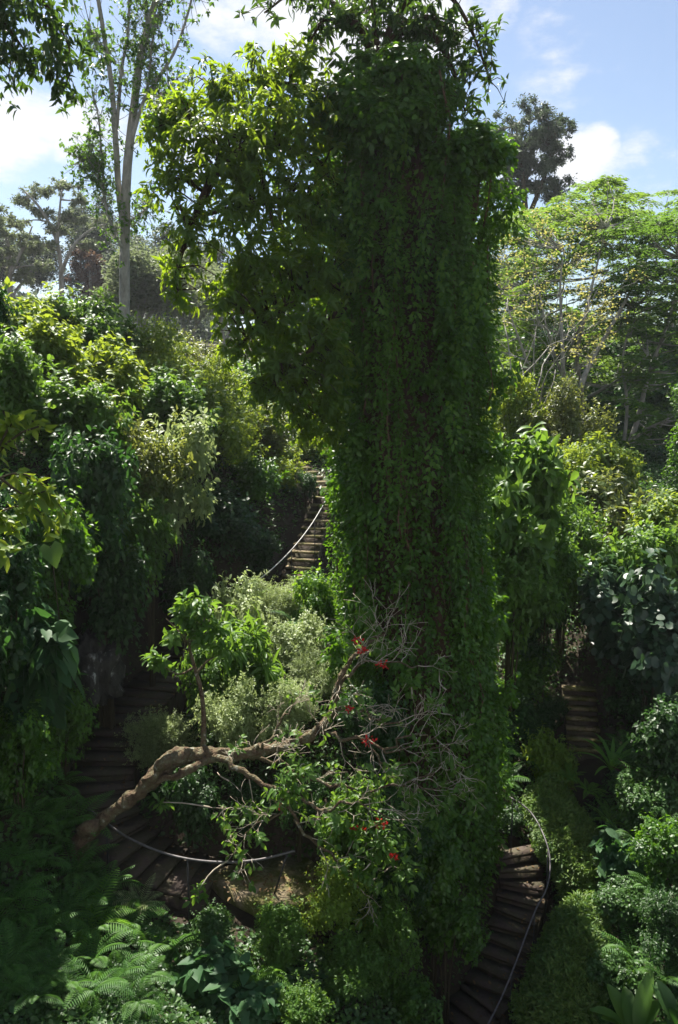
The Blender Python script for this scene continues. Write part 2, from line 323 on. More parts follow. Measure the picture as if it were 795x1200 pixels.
# ------------------------------------------------------------------ plant prototypes (meshes reused by copies)
PROTO = {}
def stems_mesh(r, n, h, rad, sp):
    m = MB()
    for _ in range(n):
        a = r.uniform(0, 6.28); e = np.array([math.cos(a)*sp*r.uniform(.2, 1), math.sin(a)*sp*r.uniform(.2, 1), h])
        m.tube(spline([np.array([math.cos(a)*.06, math.sin(a)*.06, -.25]), e*np.array([.35, .35, .5]), e], 6), np.linspace(rad, rad*.35, 6), 5)
    return m.mesh('stem')
def shrub_proto(kind, var, twigs, per, ll, lw, tmpl, tl, droop=.3, flat=.85, lobes=13, shell=.6, spread=.9, up=.7):
    r = np.random.default_rng(abs(hash_(kind))+var*13)
    c = rvec(r, lobes)*r.uniform(.35, .85, (lobes, 1)); c[:, 2] *= flat; rad = r.uniform(.24, .5, lobes)
    c = np.concatenate([c, [[0, 0, 0], [r.uniform(-.3, .3), r.uniform(-.3, .3), -.45]]]); rad = np.append(rad, [.55, .55])
    tips, d = blobs_tips(r, c, rad, twigs, flat, shell)
    ns = twigs//7; k = r.integers(0, lobes, ns); dd = nrm(rvec(r, ns)+np.array([0, 0, .5])); so = c[k]+dd*(rad[k]*r.uniform(1.0, 1.5, ns))[:, None]
    tips = np.concatenate([tips, so]); d = np.concatenate([d, dd])
    ax = nrm(d+np.array([0, 0, .45])+r.normal(size=d.shape)*.25)
    P, D, N = twigs_to_leaves(r, tips, ax, per, tl, spread, droop, up)
    s = r.uniform(.65, 1.25, len(P))
    tone = np.clip(np.repeat(r.uniform(0, 1, len(tips)), per)*.45+r.uniform(0, .55, len(P)), 0, 1)
    PROTO[(kind, var)] = leaf_mesh('foliage', P, D, N, ll*s, lw*s, tmpl, tone)
def hash_(s): return sum((i+1)*ord(ch) for i, ch in enumerate(s)) % 9973
KINDS = dict(   # twigs, per, len, width, template, twig length, droop
 broad=(640, 7, .135, .07, 'oval', .22, .35), bright=(540, 7, .165, .085, 'oval', .25, .4), small=(1100, 8, .085, .045, 'diamond', .16, .2),
 fine=(1800, 9, .065, .02, 'diamond', .12, .0), big=(300, 6, .26, .12, 'oval', .22, .45), roundl=(800, 4, .145, .135, 'round', .2, .8),
 vine=(900, 6, .10, .07, 'diamond', .18, .7), heart=(210, 3, .33, .26, 'heart', .3, .8), longl=(180, 6, .40, .085, 'lance', .15, .45))
for k_, a in KINDS.items():
    for v in range(3):
        shrub_proto(k_, v, a[0], a[1], a[2], a[3], a[4], a[5], a[6], up=.9 if k_ in ('heart', 'roundl') else .7)
STEMS = [stems_mesh(np.random.default_rng(40+i), 6, 1.0, .035, .4) for i in range(3)]
MATMESH = {}
def with_mat(key, mname):
    """one mesh per (prototype, material); copies of a plant share it"""
    if (key, mname) not in MATMESH:
        me = PROTO[key].copy(); me.materials.append(M[mname]); MATMESH[(key, mname)] = me
    return MATMESH[(key, mname)]
STEMME = []
for s_ in STEMS: s_.materials.append(M['stem']); STEMME.append(s_)
cnt = [0]
def shrub(px, py, Y, rpx, kind, mname, label, name='shrub', cat='shrub', group=None, sz=1.0):
    cnt[0] += 1; v = cnt[0] % 3; r = np.random.default_rng(900+cnt[0])
    c = at(px, py, Y); rad = rpx*Y/FPX*1.18
    g = float(H(c[0], c[1])); base = np.array([c[0], c[1], min(g, c[2]-rad*.35)])
    root = empty(name, base, label, cat, group, r.uniform(0, 6.28))
    h = c[2]-base[2]
    f = link('foliage', with_mat((kind, v), mname), None, root, (0, 0, h)); f.scale = (rad, rad, min(max(rad, h*.8), rad*1.6)*sz); f.rotation_euler = (r.uniform(-.25, .25), r.uniform(-.25, .25), 0)
    s = link('stem', STEMME[v], None, root); s.scale = (rad, rad, h+.1*rad)
    return root

SH = [
# left hill crest and bank
(-32,325,15,40,'vine','dark','dark shrub cut by the left border above the sunny crest'),
(35,378,24,52,'bright','bright','sunny yellow green shrub on the far left crest'),
(118,388,25,50,'broad','broad','deep green domed shrub below the tall pale trunk'),
(50,425,19,55,'bright','bright','bright broad leaved shrub spreading under the left crest'),
(10,450,16.5,50,'broad','broad','green shrub at the left border above the long yellow green leaves'),
(120,440,20.5,55,'broad','bright','leafy light green shrub in the middle of the left bank'),
(190,428,26,46,'small','bright','small leaved sunny shrub right of the pale trunk foot'),
(255,456,27,40,'small','bright','rounded sunny shrub on the crest under the hanging canopy'),
(185,480,22,55,'broad','broad','mid green shrub hiding the slope below the sunny crest'),
(250,505,23.5,48,'small','bright','speckled bright shrub above the shaded left slope'),
(310,500,27,38,'small','olive','olive shrub under the drooping canopy tips'),
(324,553,26.3,34,'small','bright','sunlit bush overhanging the bend of the upper steps'),
(292,570,24,36,'vine','ivy','trailing green bush left of the upper steps bend'),
(95,500,17.5,58,'broad','broad','broad green shrub in half shade on the left bank'),
(150,545,18,55,'small','olive','dull olive shrub with a few russet leaves on the left bank'),
(205,560,19,48,'broad','pale','shrub with pale edged leaves reaching toward the dark slope'),
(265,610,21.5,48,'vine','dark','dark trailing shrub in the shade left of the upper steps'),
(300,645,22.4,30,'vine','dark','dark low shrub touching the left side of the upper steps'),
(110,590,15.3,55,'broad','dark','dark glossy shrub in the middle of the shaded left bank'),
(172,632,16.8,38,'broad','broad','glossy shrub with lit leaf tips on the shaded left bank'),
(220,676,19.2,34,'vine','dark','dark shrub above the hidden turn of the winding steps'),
(60,660,13.2,58,'vine','ivy','vine draped shrub behind the single large bright leaf'),
(125,690,15.2,48,'vine','dark','shaded trailing shrub above the white stained rock'),
(28,770,11.8,55,'heart','heart','mound of big dark heart shaped leaves on the left border'),
(70,850,12.3,38,'vine','ivy','ivy mound between the white stained rock and the ferns'),
(-35,770,10.3,75,'broad','dark','dark broad leaved bush added for its shade, cut by the left border beside the heart leaved mound'),  # added to throw shade on the lower left ferns
(20,880,10.8,45,'vine','ivy','ivy mound on the left border above the ferns'),
(5,640,11.5,45,'broad','dark','dark shrub on the left border under the long yellow green leaves'),
(352,487,35,40,'small','olive','olive bush glimpsed through the canopy left of the vine column'),
(392,492,33,36,'small','bright','sunlit bush behind the upper left edge of the vine column'),
(366,522,29.5,27,'small','bright','yellow green shrub above the top of the upper steps'),
(300,465,36,45,'broad','broad','green shrub on the crest behind the canopy tips'),
(225,432,34,42,'small','olive','dull shrub on the crest right of the pale trunk foot'),
# planted bed in the middle
(326,704,18.6,38,'fine','pale','pale domed bush at the foot of the upper steps'),
(375,705,17.6,32,'vine','vine2','sunlit vine bush against the left edge of the vine column'),
(190,858,14.6,42,'fine','pale','pale clipped bush right of the winding steps'),
(280,735,16.6,38,'broad','pale','variegated shrub in front of the pale domed bush'),
(345,752,16.2,40,'small','pale','pale speckled shrub in the middle of the sunlit bed'),
(375,790,15.2,36,'fine','pale','fine leaved pale bush behind the bare twigs'),
(292,778,14.8,42,'longl','broad','clump of long arching leaves in the sunlit bed'),
(250,800,14.6,38,'broad','broad','glossy shrub behind the upright leafy shoot'),
(335,820,14.2,42,'fine','pale','fine grey green bush above the bend of the leaning trunk'),
(275,848,13.6,36,'small','pale','small leaved pale shrub resting just above the leaning trunk'),
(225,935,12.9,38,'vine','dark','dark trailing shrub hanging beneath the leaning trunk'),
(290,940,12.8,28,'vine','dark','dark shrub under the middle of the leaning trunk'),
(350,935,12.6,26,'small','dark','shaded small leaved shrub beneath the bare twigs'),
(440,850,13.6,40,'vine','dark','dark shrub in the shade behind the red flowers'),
(410,960,12.2,42,'broad','broad','glossy shrub right of the sandy landing'),
(455,1015,12.2,48,'small','dark','dense dark shrub at the foot of the vine column'),
(510,1000,13.2,44,'vine','ivy','vine mound spilling from the right foot of the vine column'),
(525,1085,12.9,42,'vine','ivy','vine mound hanging over the left side of the lower right steps'),
(390,1055,11.3,40,'small','bright','sunlit small leaved bush right below the sandy landing'),
(330,1095,10.8,38,'small','broad','sunlit green bush below the handrail post'),
(455,1095,11.4,42,'small','broad','speckled shrub low in the middle of the picture'),
(405,1135,10.6,40,'small','broad','small leaved bush with bright tips near the bottom edge'),
(475,1170,11.2,42,'vine','ivy','dark vine mound left of the bottom of the lower right steps'),
(350,1185,9.6,42,'small','broad','leafy bush at the bottom edge right of the heart shaped leaves'),
(255,1090,10.8,30,'vine','cover','low green mound just above the heart shaped leaves'),
(245,1150,9.8,46,'heart','heart','clump of big heart shaped leaves near the bottom edge'),
(300,1180,9.5,34,'heart','heart','dark heart leaved clump beside the larger heart leaved clump'),
# right side
(615,575,20,50,'big','broad','glossy shrub with large drooping leaves right of the vine column'),
(600,640,18.8,46,'big','broad','lower drooping leaved shrub touching the vine column'),
(610,490,30,44,'small','bright','yellow green shrub beside the vine column below the grey branches'),
(660,505,29,40,'small','olive','olive shrub at the foot of the grey branched tree'),
(650,560,25,50,'small','bright','sunny shrub behind the glossy drooping shrub'),
(705,545,27,42,'broad','bright','sunny broad leaved shrub in front of the dark undergrowth'),
(710,610,23.5,55,'broad','olive','olive green sunlit shrub in the middle of the right bank'),
(775,620,22,48,'broad','bright','bright leaved shrub at the right border below the feathery trees'),
(660,650,21.5,50,'small','broad','dense green shrub in half shade right of the drooping shrubs'),
(755,675,20,52,'broad','broad','leafy green shrub above the dark round leaves'),
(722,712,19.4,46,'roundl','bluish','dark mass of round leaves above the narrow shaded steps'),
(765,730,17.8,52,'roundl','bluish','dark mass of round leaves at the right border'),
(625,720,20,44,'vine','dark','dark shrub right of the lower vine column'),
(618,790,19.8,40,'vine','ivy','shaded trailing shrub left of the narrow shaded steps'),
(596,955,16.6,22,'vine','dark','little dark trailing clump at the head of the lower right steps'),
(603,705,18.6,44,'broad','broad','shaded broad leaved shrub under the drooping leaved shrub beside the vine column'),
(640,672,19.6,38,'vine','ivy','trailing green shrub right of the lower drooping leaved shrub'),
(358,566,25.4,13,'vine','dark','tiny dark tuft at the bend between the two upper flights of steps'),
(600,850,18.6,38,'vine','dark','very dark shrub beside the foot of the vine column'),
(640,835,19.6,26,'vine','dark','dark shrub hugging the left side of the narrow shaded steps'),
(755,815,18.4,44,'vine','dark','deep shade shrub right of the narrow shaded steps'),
(645,895,17.3,26,'broad','bright','bright little shrub at the top of the clipped hedge'),
(795,860,15.5,50,'vine','dark','dark shrub on the right border beyond the fern bank'),
(760,930,15.2,40,'vine','cover','green mound above the broad plantain like leaves'),
(725,1000,14.4,32,'heart','heart','clump of broad leaves right of the upper hedge mound'),
(785,1000,13.4,42,'vine','ivy','ivy mound on the right border halfway down the fern bank'),
(740,1060,13.3,38,'vine','cover','leafy mound right of the gap between the hedge mounds'),
(790,1090,12.0,40,'small','dark','dark small leaved mound low on the right border'),
(715,1140,12.3,36,'vine','cover','leafy mound between the lower hedge and the banana plant'),
]
for s_ in SH: shrub(*s_)
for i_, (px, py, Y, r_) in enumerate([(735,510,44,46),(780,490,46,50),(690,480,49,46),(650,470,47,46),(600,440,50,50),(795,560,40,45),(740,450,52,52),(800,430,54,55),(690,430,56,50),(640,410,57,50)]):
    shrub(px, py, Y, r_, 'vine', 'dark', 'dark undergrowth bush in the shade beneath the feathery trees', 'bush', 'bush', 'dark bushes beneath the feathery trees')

# ------------------------------------------------------------------ ferns, rosettes
def frond(r, L, base, az, rise, arch, wid, npin=22):
    t = np.linspace(0, 1, npin+2)[1:]
    ang = rise-arch*t
    dx = np.cumsum(np.cos(ang))/len(t)*L; dz = np.cumsum(np.sin(ang))/len(t)*L
    h = np.array([math.cos(az), math.sin(az), 0]); s = np.array([-h[1], h[0], 0])
    P = base+dx[:, None]*h+dz[:, None]*np.array([0, 0, 1]); tan = np.cos(ang)[:, None]*h+np.sin(ang)[:, None]*np.array([0, 0, 1])
    up = -np.sin(ang)[:, None]*h+np.cos(ang)[:, None]*np.array([0, 0, 1])
    w = wid*np.sin(np.pi*np.clip(t*.86+.14, 0, 1))**.8*np.where(t < .15, .35, 1)
    out = []
    for sg in (-1, 1):
        D = s*sg*1.0+tan*.45-up*.2; out.append((P, nrm(D), up, w, np.full(len(t), L/npin*.52)))
    # rachis as a thin leaf strip per segment
    out.append((P, -tan, up, np.full(len(t), L/npin*1.3), np.full(len(t), L*.012+.004)))
    return out
def fern_proto(key, seed, nf, L, wid, npin=22, rise=(.6, 1.2), arch=(1.0, 1.9)):
    r = np.random.default_rng(seed); acc = [[] for _ in range(5)]
    for f in range(nf):
        for part in frond(r, L*r.uniform(.65, 1.1), np.zeros(3), f*6.283/nf+r.uniform(-.3, .3), r.uniform(*rise), r.uniform(*arch), wid*r.uniform(.8, 1.1), npin):
            for a, b_ in zip(acc, part): a.append(b_)
    P, D, N, L_, W_ = [np.concatenate(a) for a in acc]
    PROTO[key] = leaf_mesh('fronds', P, D, N, L_, W_, 'diamond', rng=r)
for v in range(3): fern_proto(('fern', v), 60+v, 9, 1.05, .24, 19)
for v in range(2): fern_proto(('fernsmall', v), 70+v, 12, .75, .11, 26, (.9, 1.35), (.9, 1.6))
def fern(px, py, Y, rpx, var, mname, label, group):
    c = at(px, py, Y); s = rpx*Y/FPX; r = np.random.default_rng(int(px*7+py))
    o = link('fern', with_mat(var, mname), None, None); o.location = (c[0], c[1], max(float(H(c[0], c[1]))+.22, c[2]-.3))
    o.rotation_euler = (r.uniform(-.15, .15), r.uniform(-.15, .15), r.uniform(0, 6.28)); o.scale = (s, s, s); tag(o, label, 'fern', group)
r = np.random.default_rng(11)
for px, py, Y in [(30,935,10.7),(65,905,12.0),(15,985,10.2),(70,965,11.3),(45,1010,10.5),(85,1030,10.8),(25,1060,9.6),(125,1045,11.0),(70,1085,9.9),(20,1120,9.0),(150,1085,10.6),(45,960,10.9),(90,945,11.7),(10,1035,9.6),(50,1100,9.5),(115,1090,10.1),(95,1055,10.4),(15,900,11.0),(45,875,11.8)]:
    fern(px, py, Y, r.uniform(48, 66), ('fern', int(r.integers(3))), 'fern', 'green arching fern in the shaded bank left of the winding steps', 'ferns on the shaded left bank')
for px, py, Y in [(60,1150,8.9),(110,1125,9.5),(15,1175,8.4),(110,1185,8.8),(170,1150,9.5),(160,1195,8.9),(200,1105,10.4),(40,1190,8.3),(80,1170,8.7),(135,1155,9.2),(10,1145,8.7)]:
    fern(px, py, Y, r.uniform(46, 66), ('fern', int(r.integers(3))), 'fern', 'green arching fern along the bottom left edge', 'ferns along the bottom left edge')
fern(105, 1070, 10.1, 78, ('fern', 1), 'fernb', 'largest bright green fern with wide flat fronds at lower left', None)
fern(165, 1040, 11.2, 42, ('fern', 2), 'pale', 'pale sunlit fern tuft below the curved handrail', None)
fern(300, 1140, 10.1, 55, ('fern', 0), 'fernb', 'light green fern between the heart leaves and the small leaved bushes', None)
fern(470, 935, 12.9, 40, ('fern', 1), 'fern', 'dark fern at the foot of the vine column', None)
fern(690, 915, 16.0, 48, ('fernsmall', 0), 'fernb', 'bright upright fern just below the narrow shaded steps', None)
fern(716, 950, 15.2, 50, ('fernsmall', 1), 'fernb', 'brightest yellow green fern on the right bank', None)
fern(668, 900, 16.6, 40, ('fernsmall', 1), 'fernb', 'bright fern at the head of the clipped hedge', None)
for px, py, Y in [(760,900,15.8),(785,960,14.0),(745,970,14.6),(770,1030,13.2),(715,1050,13.7),(790,1050,12.6),(745,1110,12.5),(780,1130,11.6),(705,1170,11.9),(620,880,17.8),(590,905,17.4),(735,870,17)]:
    fern(px, py, Y, r.uniform(40, 60), ('fern', int(r.integers(3))), 'fern', 'green fern among the plants of the shaded right bank', 'ferns on the shaded right bank')
for px, py, Y in [(345,715,17.9),(372,735,16.8),(300,690,19.4)]:
    fern(px, py, Y, 34, ('fern', int(r.integers(3))), 'fern', 'small fern tucked around the pale domed bush', 'small ferns round the pale domed bush')
def blade_mesh(name, r, n, L, w, rise, arch, pet=0., seg=7, fold=.15):
    """rosette of long curved blades, real strips"""
    V = []; F = []; tone = []; nV = 0
    for f in range(n):
        az = f*6.283/n*2.4+r.uniform(-.3, .3); ri = r.uniform(*rise); ar = r.uniform(*arch); l = L*r.uniform(.7, 1.1)
        h = np.array([math.cos(az), math.sin(az), 0]); s = np.array([-h[1], h[0], 0]); p = np.zeros(3)
        tt = np.linspace(0, 1, seg+1); tn = r.uniform()
        for t in tt:
            a = ri-ar*t; d = math.cos(a)*h+math.sin(a)*np.array([0, 0, 1]); u = -math.sin(a)*h+math.cos(a)*np.array([0, 0, 1])
            q_ = max(0, (t-pet)/(1-pet)); ww = w*max(.08, math.sin(math.pi*(q_*.93+.05))**.7 if q_ > 0 else .08)
            V += [p-s*ww/2+u*ww*fold, p.copy(), p+s*ww/2+u*ww*fold]; tone += [tn]*3; p = p+d*l/seg
        for k in range(seg):
            b = nV+k*3; F += [(b, b+3, b+4, b+1), (b+1, b+4, b+5, b+2)]
        nV += 3*(seg+1)
    return mesh_from(name, np.array(V), [np.array(F)], np.array(tone))
def rosette(name, px, py, Y, me, mname, label, cat):
    c = at(px, py, Y); o = link(name, me, M[mname]); o.location = (c[0], c[1], max(float(H(c[0], c[1])), c[2]-.4)); return tag(o, label, cat)
r = np.random.default_rng(5)
rosette('strap_leaf_plant', 718, 885, 16.4, blade_mesh('blades', r, 16, 1.0, .09, (.8, 1.4), (.8, 1.9)), 'fernb', 'spiky plant of narrow strap leaves right of the narrow shaded steps', 'plant')
rosette('strap_leaf_plant', 690, 985, 15.3, blade_mesh('blades', r, 10, .8, .12, (.8, 1.3), (.6, 1.6)), 'broad', 'upright strap leaved plant beside the upper hedge mound', 'plant')
rosette('banana_plant', 745, 1205, 11.0, blade_mesh('blades', r, 9, 1.1, .26, (1.0, 1.45), (.5, 1.3), .22, 8, .2), 'broad', 'banana like plant with broad upright paddle leaves at the bottom right corner', 'plant')
rosette('banana_plant', 795, 1185, 10.8, blade_mesh('blades', r, 7, 1.0, .26, (1.0, 1.45), (.5, 1.2), .22, 8, .2), 'dark', 'darker paddle leaved plant on the right border at the bottom', 'plant')
rosette('broad_leaf_plant', 705, 1005, 14.6, blade_mesh('blades', r, 14, .75, .2, (.5, 1.2), (.6, 1.4), .25, 6, .12), 'broad', 'low plant of wide pointed leaves on the slope right of the hedge', 'plant')
rosette('bromeliad', 652, 910, 16.9, blade_mesh('blades', r, 14, .42, .07, (.4, 1.2), (.3, .9)), 'redleaf', 'small maroon leaved rosette at the head of the clipped hedge', 'plant')
rosette('bromeliad', 742, 893, 16.0, blade_mesh('blades', r, 16, .5, .06, (.4, 1.2), (.3, .9)), 'redleaf', 'small maroon leaved rosette right of the spiky strap leaves', 'plant')
# the single big leaf on the left bank
c = at(60, 652, 11.9)
big = empty('giant_leaf_plant', (c[0], c[1]+.5, float(H(c[0], c[1]+.5))), 'single large bright rounded leaf hanging over the shaded left bank', 'plant')
bz = c[2]-big.location[2]
link('leaf', leaf_mesh('leaf', [(0, -.5, bz+.15)], [(.35, -.45, -.75)], [(.3, -.85, .5)], .36, .32, 'heart', np.array([.9])), M['broad'], big)
m = MB(); m.tube(spline([(0, .1, -.1), (-.02, -.1, bz*.6), (0, -.5, bz+.15)], 8), .012, 5); m.build('stalk', M['stem'], big)

# ------------------------------------------------------------------ hedge mounds
def hedge(pts, rads, n, label, seed):
    r = np.random.default_rng(seed); S = spline(pts, 24); rr = np.interp(np.linspace(0, 1, 24), np.linspace(0, 1, len(rads)), rads)
    base = S[12].copy(); base[2] = float(H(base[0], base[1])); root = empty('clipped_hedge', base, label, 'hedge')
    tips, d = blobs_tips(r, S-base, rr, n, .95, .16, .35)
    lump = np.sin(tips[:, 0]*5+1)*np.sin(tips[:, 1]*4.3)*np.sin(tips[:, 2]*4.7+2)*.09; tips += d*lump[:, None]
    P, D, N = twigs_to_leaves(r, tips, nrm(d+np.array([0, 0, .3])), 6, .1, .8, .1, .6, .015)
    s = r.uniform(.7, 1.3, len(P)); link('foliage', leaf_mesh('foliage', P, D, N, .085*s, .028*s, 'diamond', rng=r), M['hedge'], root)
    m = MB()
    for k in range(2, 23, 3):
        p = S[k]-base; g = float(H(S[k][0], S[k][1]))-base[2]
        m.tube([(p[0], p[1], min(g, p[2]-.2)-.2), (p[0]+r.uniform(-.1, .1), p[1], p[2]+rr[k]*.4)], (.05, .02), 5)
    m.build('stem', M['stem'], root)
hedge(ats([(640, 935, 16.4), (664, 985, 15.4), (700, 1040, 14.6)]), [.5, .7, .72], 5200, 'upper clipped hedge mound curving along the right side of the lower right steps', 1)
hedge(ats([(682, 1082, 13.5), (673, 1140, 12.7), (655, 1210, 11.9)]), [.56, .74, .82], 6200, 'lower clipped hedge mound at the bottom beside the lower right steps', 2)

# ------------------------------------------------------------------ white stained rock on the left bank
r = np.random.default_rng(3); c = at(102, 792, 14.6)
u_ = np.linspace(0, np.pi, 31); w_ = np.linspace(0, 2*np.pi, 49)[:-1]
V = []
for a in u_:
    for b in w_:
        d = np.array([math.sin(a)*math.cos(b), math.sin(a)*math.sin(b), math.cos(a)])
        k = 1+.55*mno.fractal(Vector(d*1.6+5), .7, 2.1, 6)
        V.append(np.sign(d)*np.abs(d)**.75*k*np.array([.48, .5, .62]))
F = [[i*48+j, i*48+(j+1) % 48, (i+1)*48+(j+1) % 48, (i+1)*48+j] for i in range(30) for j in range(48)]
o = link('rock', mesh_from('rock', np.array(V), [np.array(F)[:, ::-1]]), M['rock']); o.location = c+np.array([0, .35, -.05])
tag(o, 'rough rock face with white stains beside the dark winding steps', 'rock')

# ------------------------------------------------------------------ the vine covered tree
r = np.random.default_rng(21)
YC = 15.6
zt = [at(0, p, YC-1)[2] for p in (60, 170, 300, 400, 500, 600, 700, 800, 900, 980, 1060, 1130)][::-1]
xl = [at(p, q_, YC)[0] for p, q_ in ((372,60),(375,170),(378,300),(382,400),(385,500),(390,600),(396,700),(405,800),(410,900),(415,980),(420,1060),(440,1130))][::-1]
xr = [at(p, q_, YC)[0] for p, q_ in ((580,60),(588,170),(577,300),(571,400),(568,500),(566,600),(573,700),(580,800),(588,900),(588,980),(575,1060),(555,1130))][::-1]
def vsurf(th, z, k=1.0):
    a = np.interp(z, zt, xl); b = np.interp(z, zt, xr); cx = (a+b)/2; hw = (b-a)/2-.1
    lob = 1+.07*np.sin(3*th+.7)+.06*np.sin(7*th+z*.25)+.055*np.sin(13*th+1.9+z*.4)+.035*np.sin(z*1.7+2*th)+.025*np.sin(z*3.9+5*th)
    cs, sn = np.cos(th), np.sin(th)
    ca = np.sign(cs)*np.abs(cs)**.8; sa = np.sign(sn)*np.abs(sn)**.8
    return np.stack([cx+ca*hw*lob*k, YC+sa*1.25*lob*k, z], -1)
def ztop(x):  # ragged top: high on the left, a shoulder on the right
    return np.interp(x, [-.6, .1, .5, 1.2, 1.9, 2.15, 2.4, 3.2], [at(0,190,15)[2], at(0,110,15)[2], at(0,95,15)[2], at(0,78,15)[2], at(0,105,15)[2], at(0,150,15)[2], at(0,165,15)[2], at(0,158,15)[2]])
vb = np.array([1.45, YC, float(H(1.45, YC))])
vt = empty('vine_covered_tree', vb, 'massive tree trunk column completely covered in green vines', 'tree')
# trunk: a fluted mass of fused stems
nz_, nt_ = 44, 40; zz = np.linspace(vb[2]-1.5, at(0, 175, 15)[2], nz_); th = np.linspace(0, 2*np.pi, nt_, endpoint=False)
V = np.concatenate([vsurf(th+.12*np.sin(z*.7), np.full(nt_, z), .72+.05*math.sin(z*1.3)) for z in zz])
V += r.normal(size=V.shape)*.03
F = np.array([[a*nt_+b, a*nt_+(b+1) % nt_, (a+1)*nt_+(b+1) % nt_, (a+1)*nt_+b] for a in range(nz_-1) for b in range(nt_)])
link('trunk', mesh_from('trunk', V-vb, [F, np.arange((nz_-1)*nt_, nz_*nt_)[None]]), M['core'], vt, smooth=True)
# hanging vine strands
Pl, Dl, Nl, Tl, Ll = [], [], [], [], []
sm = MB()
for s in range(1050):
    t0 = r.uniform(0, 2*np.pi)
    if math.sin(t0) > .55 and r.uniform() < .7: continue
    x0 = vsurf(np.array([t0]), np.array([zt[-3]]))[0][0]; top = float(ztop(x0))
    za = top-(top-zt[0])*r.uniform(0, 1)**1.15*.96 if s > 160 else top
    ln = r.uniform(1.2, 5.5); zb = max(za-ln, zt[0]+r.uniform(0, 1.6))
    if za-zb < .4: continue
    n = int((za-zb)/.03); z = np.linspace(za, zb, n); tt = t0+np.cumsum(r.normal(size=n))*.006
    k = 1.0+r.uniform(-.24, .10)+.03*np.sin(z*r.uniform(1, 3)); S = vsurf(tt, z, 1)
    c0 = np.stack([(np.interp(z, zt, xl)+np.interp(z, zt, xr))/2, np.full(n, YC), z], 1); out = S-c0; S = c0+out*np.broadcast_to(k, (n,))[:, None]
    o_ = nrm(out*np.array([1, 1, 0]))
    if s % 5 == 0: sm.tube(S[::12]-vb-o_[::12]*r.uniform(.02, .2), r.uniform(.006, .018), 5)
    g = rvec(r, n); Pl.append(S+g*.06); Dl.append(o_*.45+g*.65+np.array([0, 0, -.55])); Nl.append(o_*.7+np.array([0, 0, .5])+rvec(r, n)*.75)
    Tl.append(np.clip(r.uniform(0, .5)+r.uniform(0, .5, n), 0, 1)); Ll.append(r.uniform(.07, .125, n)*r.uniform(.75, 1.2))
# general fill
n = 24000; t_ = r.uniform(0, 2*np.pi, n); z = zt[0]+(zt[-1]-zt[0])*r.uniform(0, 1, n)
S = vsurf(t_, z, 1); ok = (z < ztop(S[:, 0])) & ((np.sin(t_) < .6) | (r.uniform(0, 1, n) < .4)); S = S[ok]; z = z[ok]; n = len(S)
c0 = np.stack([(np.interp(z, zt, xl)+np.interp(z, zt, xr))/2, np.full(n, YC), z], 1); out = S-c0; S = c0+out*r.uniform(.80, 1.02, (n, 1)); o_ = nrm(out*np.array([1, 1, 0])); g = rvec(r, n)
Pl.append(S); Dl.append(o_*.4+g*.7+np.array([0, 0, -.5])); Nl.append(o_*.7+np.array([0, 0, .5])+rvec(r, n)*.75); Tl.append(r.uniform(0, .8, n)); Ll.append(r.uniform(.07, .15, n))
nb_ = 170; t_ = r.uniform(0, 2*np.pi, nb_); z = zt[0]+1+(zt[-1]-zt[0]-1)*r.uniform(0, 1, nb_); S = vsurf(t_, z, 1); ok = z < ztop(S[:, 0])-.2; S = (S+np.stack([np.cos(t_), np.sin(t_), 0*t_], 1)*(r.uniform(0, 1, (nb_, 1))**2*.32))[ok]
tips, d = blobs_tips(r, S, r.uniform(.14, .42, len(S)), 2300, 1.5, .7, -.1); p_, d_, n_ = twigs_to_leaves(r, tips, nrm(d+np.array([0, 0, -.4])), 7, .25, .8, .6, .5, .03)
Pl.append(p_); Dl.append(d_); Nl.append(n_); Tl.append(np.clip(np.repeat(r.uniform(.1, .6, len(tips)), 7)+r.uniform(0, .4, len(p_)), 0, 1)); Ll.append(r.uniform(.09, .18, len(p_)))
P = np.concatenate(Pl); L = np.concatenate(Ll); Dl = np.concatenate(Dl); Nl = np.concatenate(Nl); Tl = np.concatenate(Tl)
gp = np.array([mno.noise(Vector((p[0]*1.9, p[1]*1.9, p[2]*.42))) + .5*mno.noise(Vector((p[0]*4.5, p[1]*4.5+9, p[2]*1.1))) for p in P])
gp += .28*np.exp(-((P[:, 0]-.2)**2/.10+(P[:, 2]-at(0, 640, 14.3)[2])**2/2.2))   # bare brown stems low on the left of the face
ok = (gp < .40) | (r.uniform(0, 1, len(P)) < .3); P, L, Dl, Nl, Tl = P[ok], L[ok], Dl[ok], Nl[ok], Tl[ok]
link('vine_foliage', leaf_mesh('vine_foliage', P-vb, Dl, Nl, L, L*.55, 'diamond', Tl), M['ivy'], vt)
sm.build('vine_stem', M['vstem'], vt)
# leafy mounds on the ragged top
bl = [(430,100,15,38),(470,95,14.8,42),(500,110,14.9,34),(400,130,14.8,36),(560,175,15,34),(530,190,14.7,34),(480,140,14.6,40),(585,180,15.2,20),(440,150,14.4,40)]
cen = np.array([at(a, b, y) for a, b, y, q_ in bl])-vb; rad = np.array([q_*15/FPX for *_, q_ in bl])
tips, d = blobs_tips(r, cen, rad, 2600, .9, .5); P, D, N = twigs_to_leaves(r, tips, nrm(d+np.array([0, 0, .2])), 6, .2, .9, .7)
s = r.uniform(.7, 1.3, len(P)); link('vine_foliage', leaf_mesh('vine_foliage', P, D, N, .13*s, .08*s, 'oval', rng=r), M['ivy'], vt)
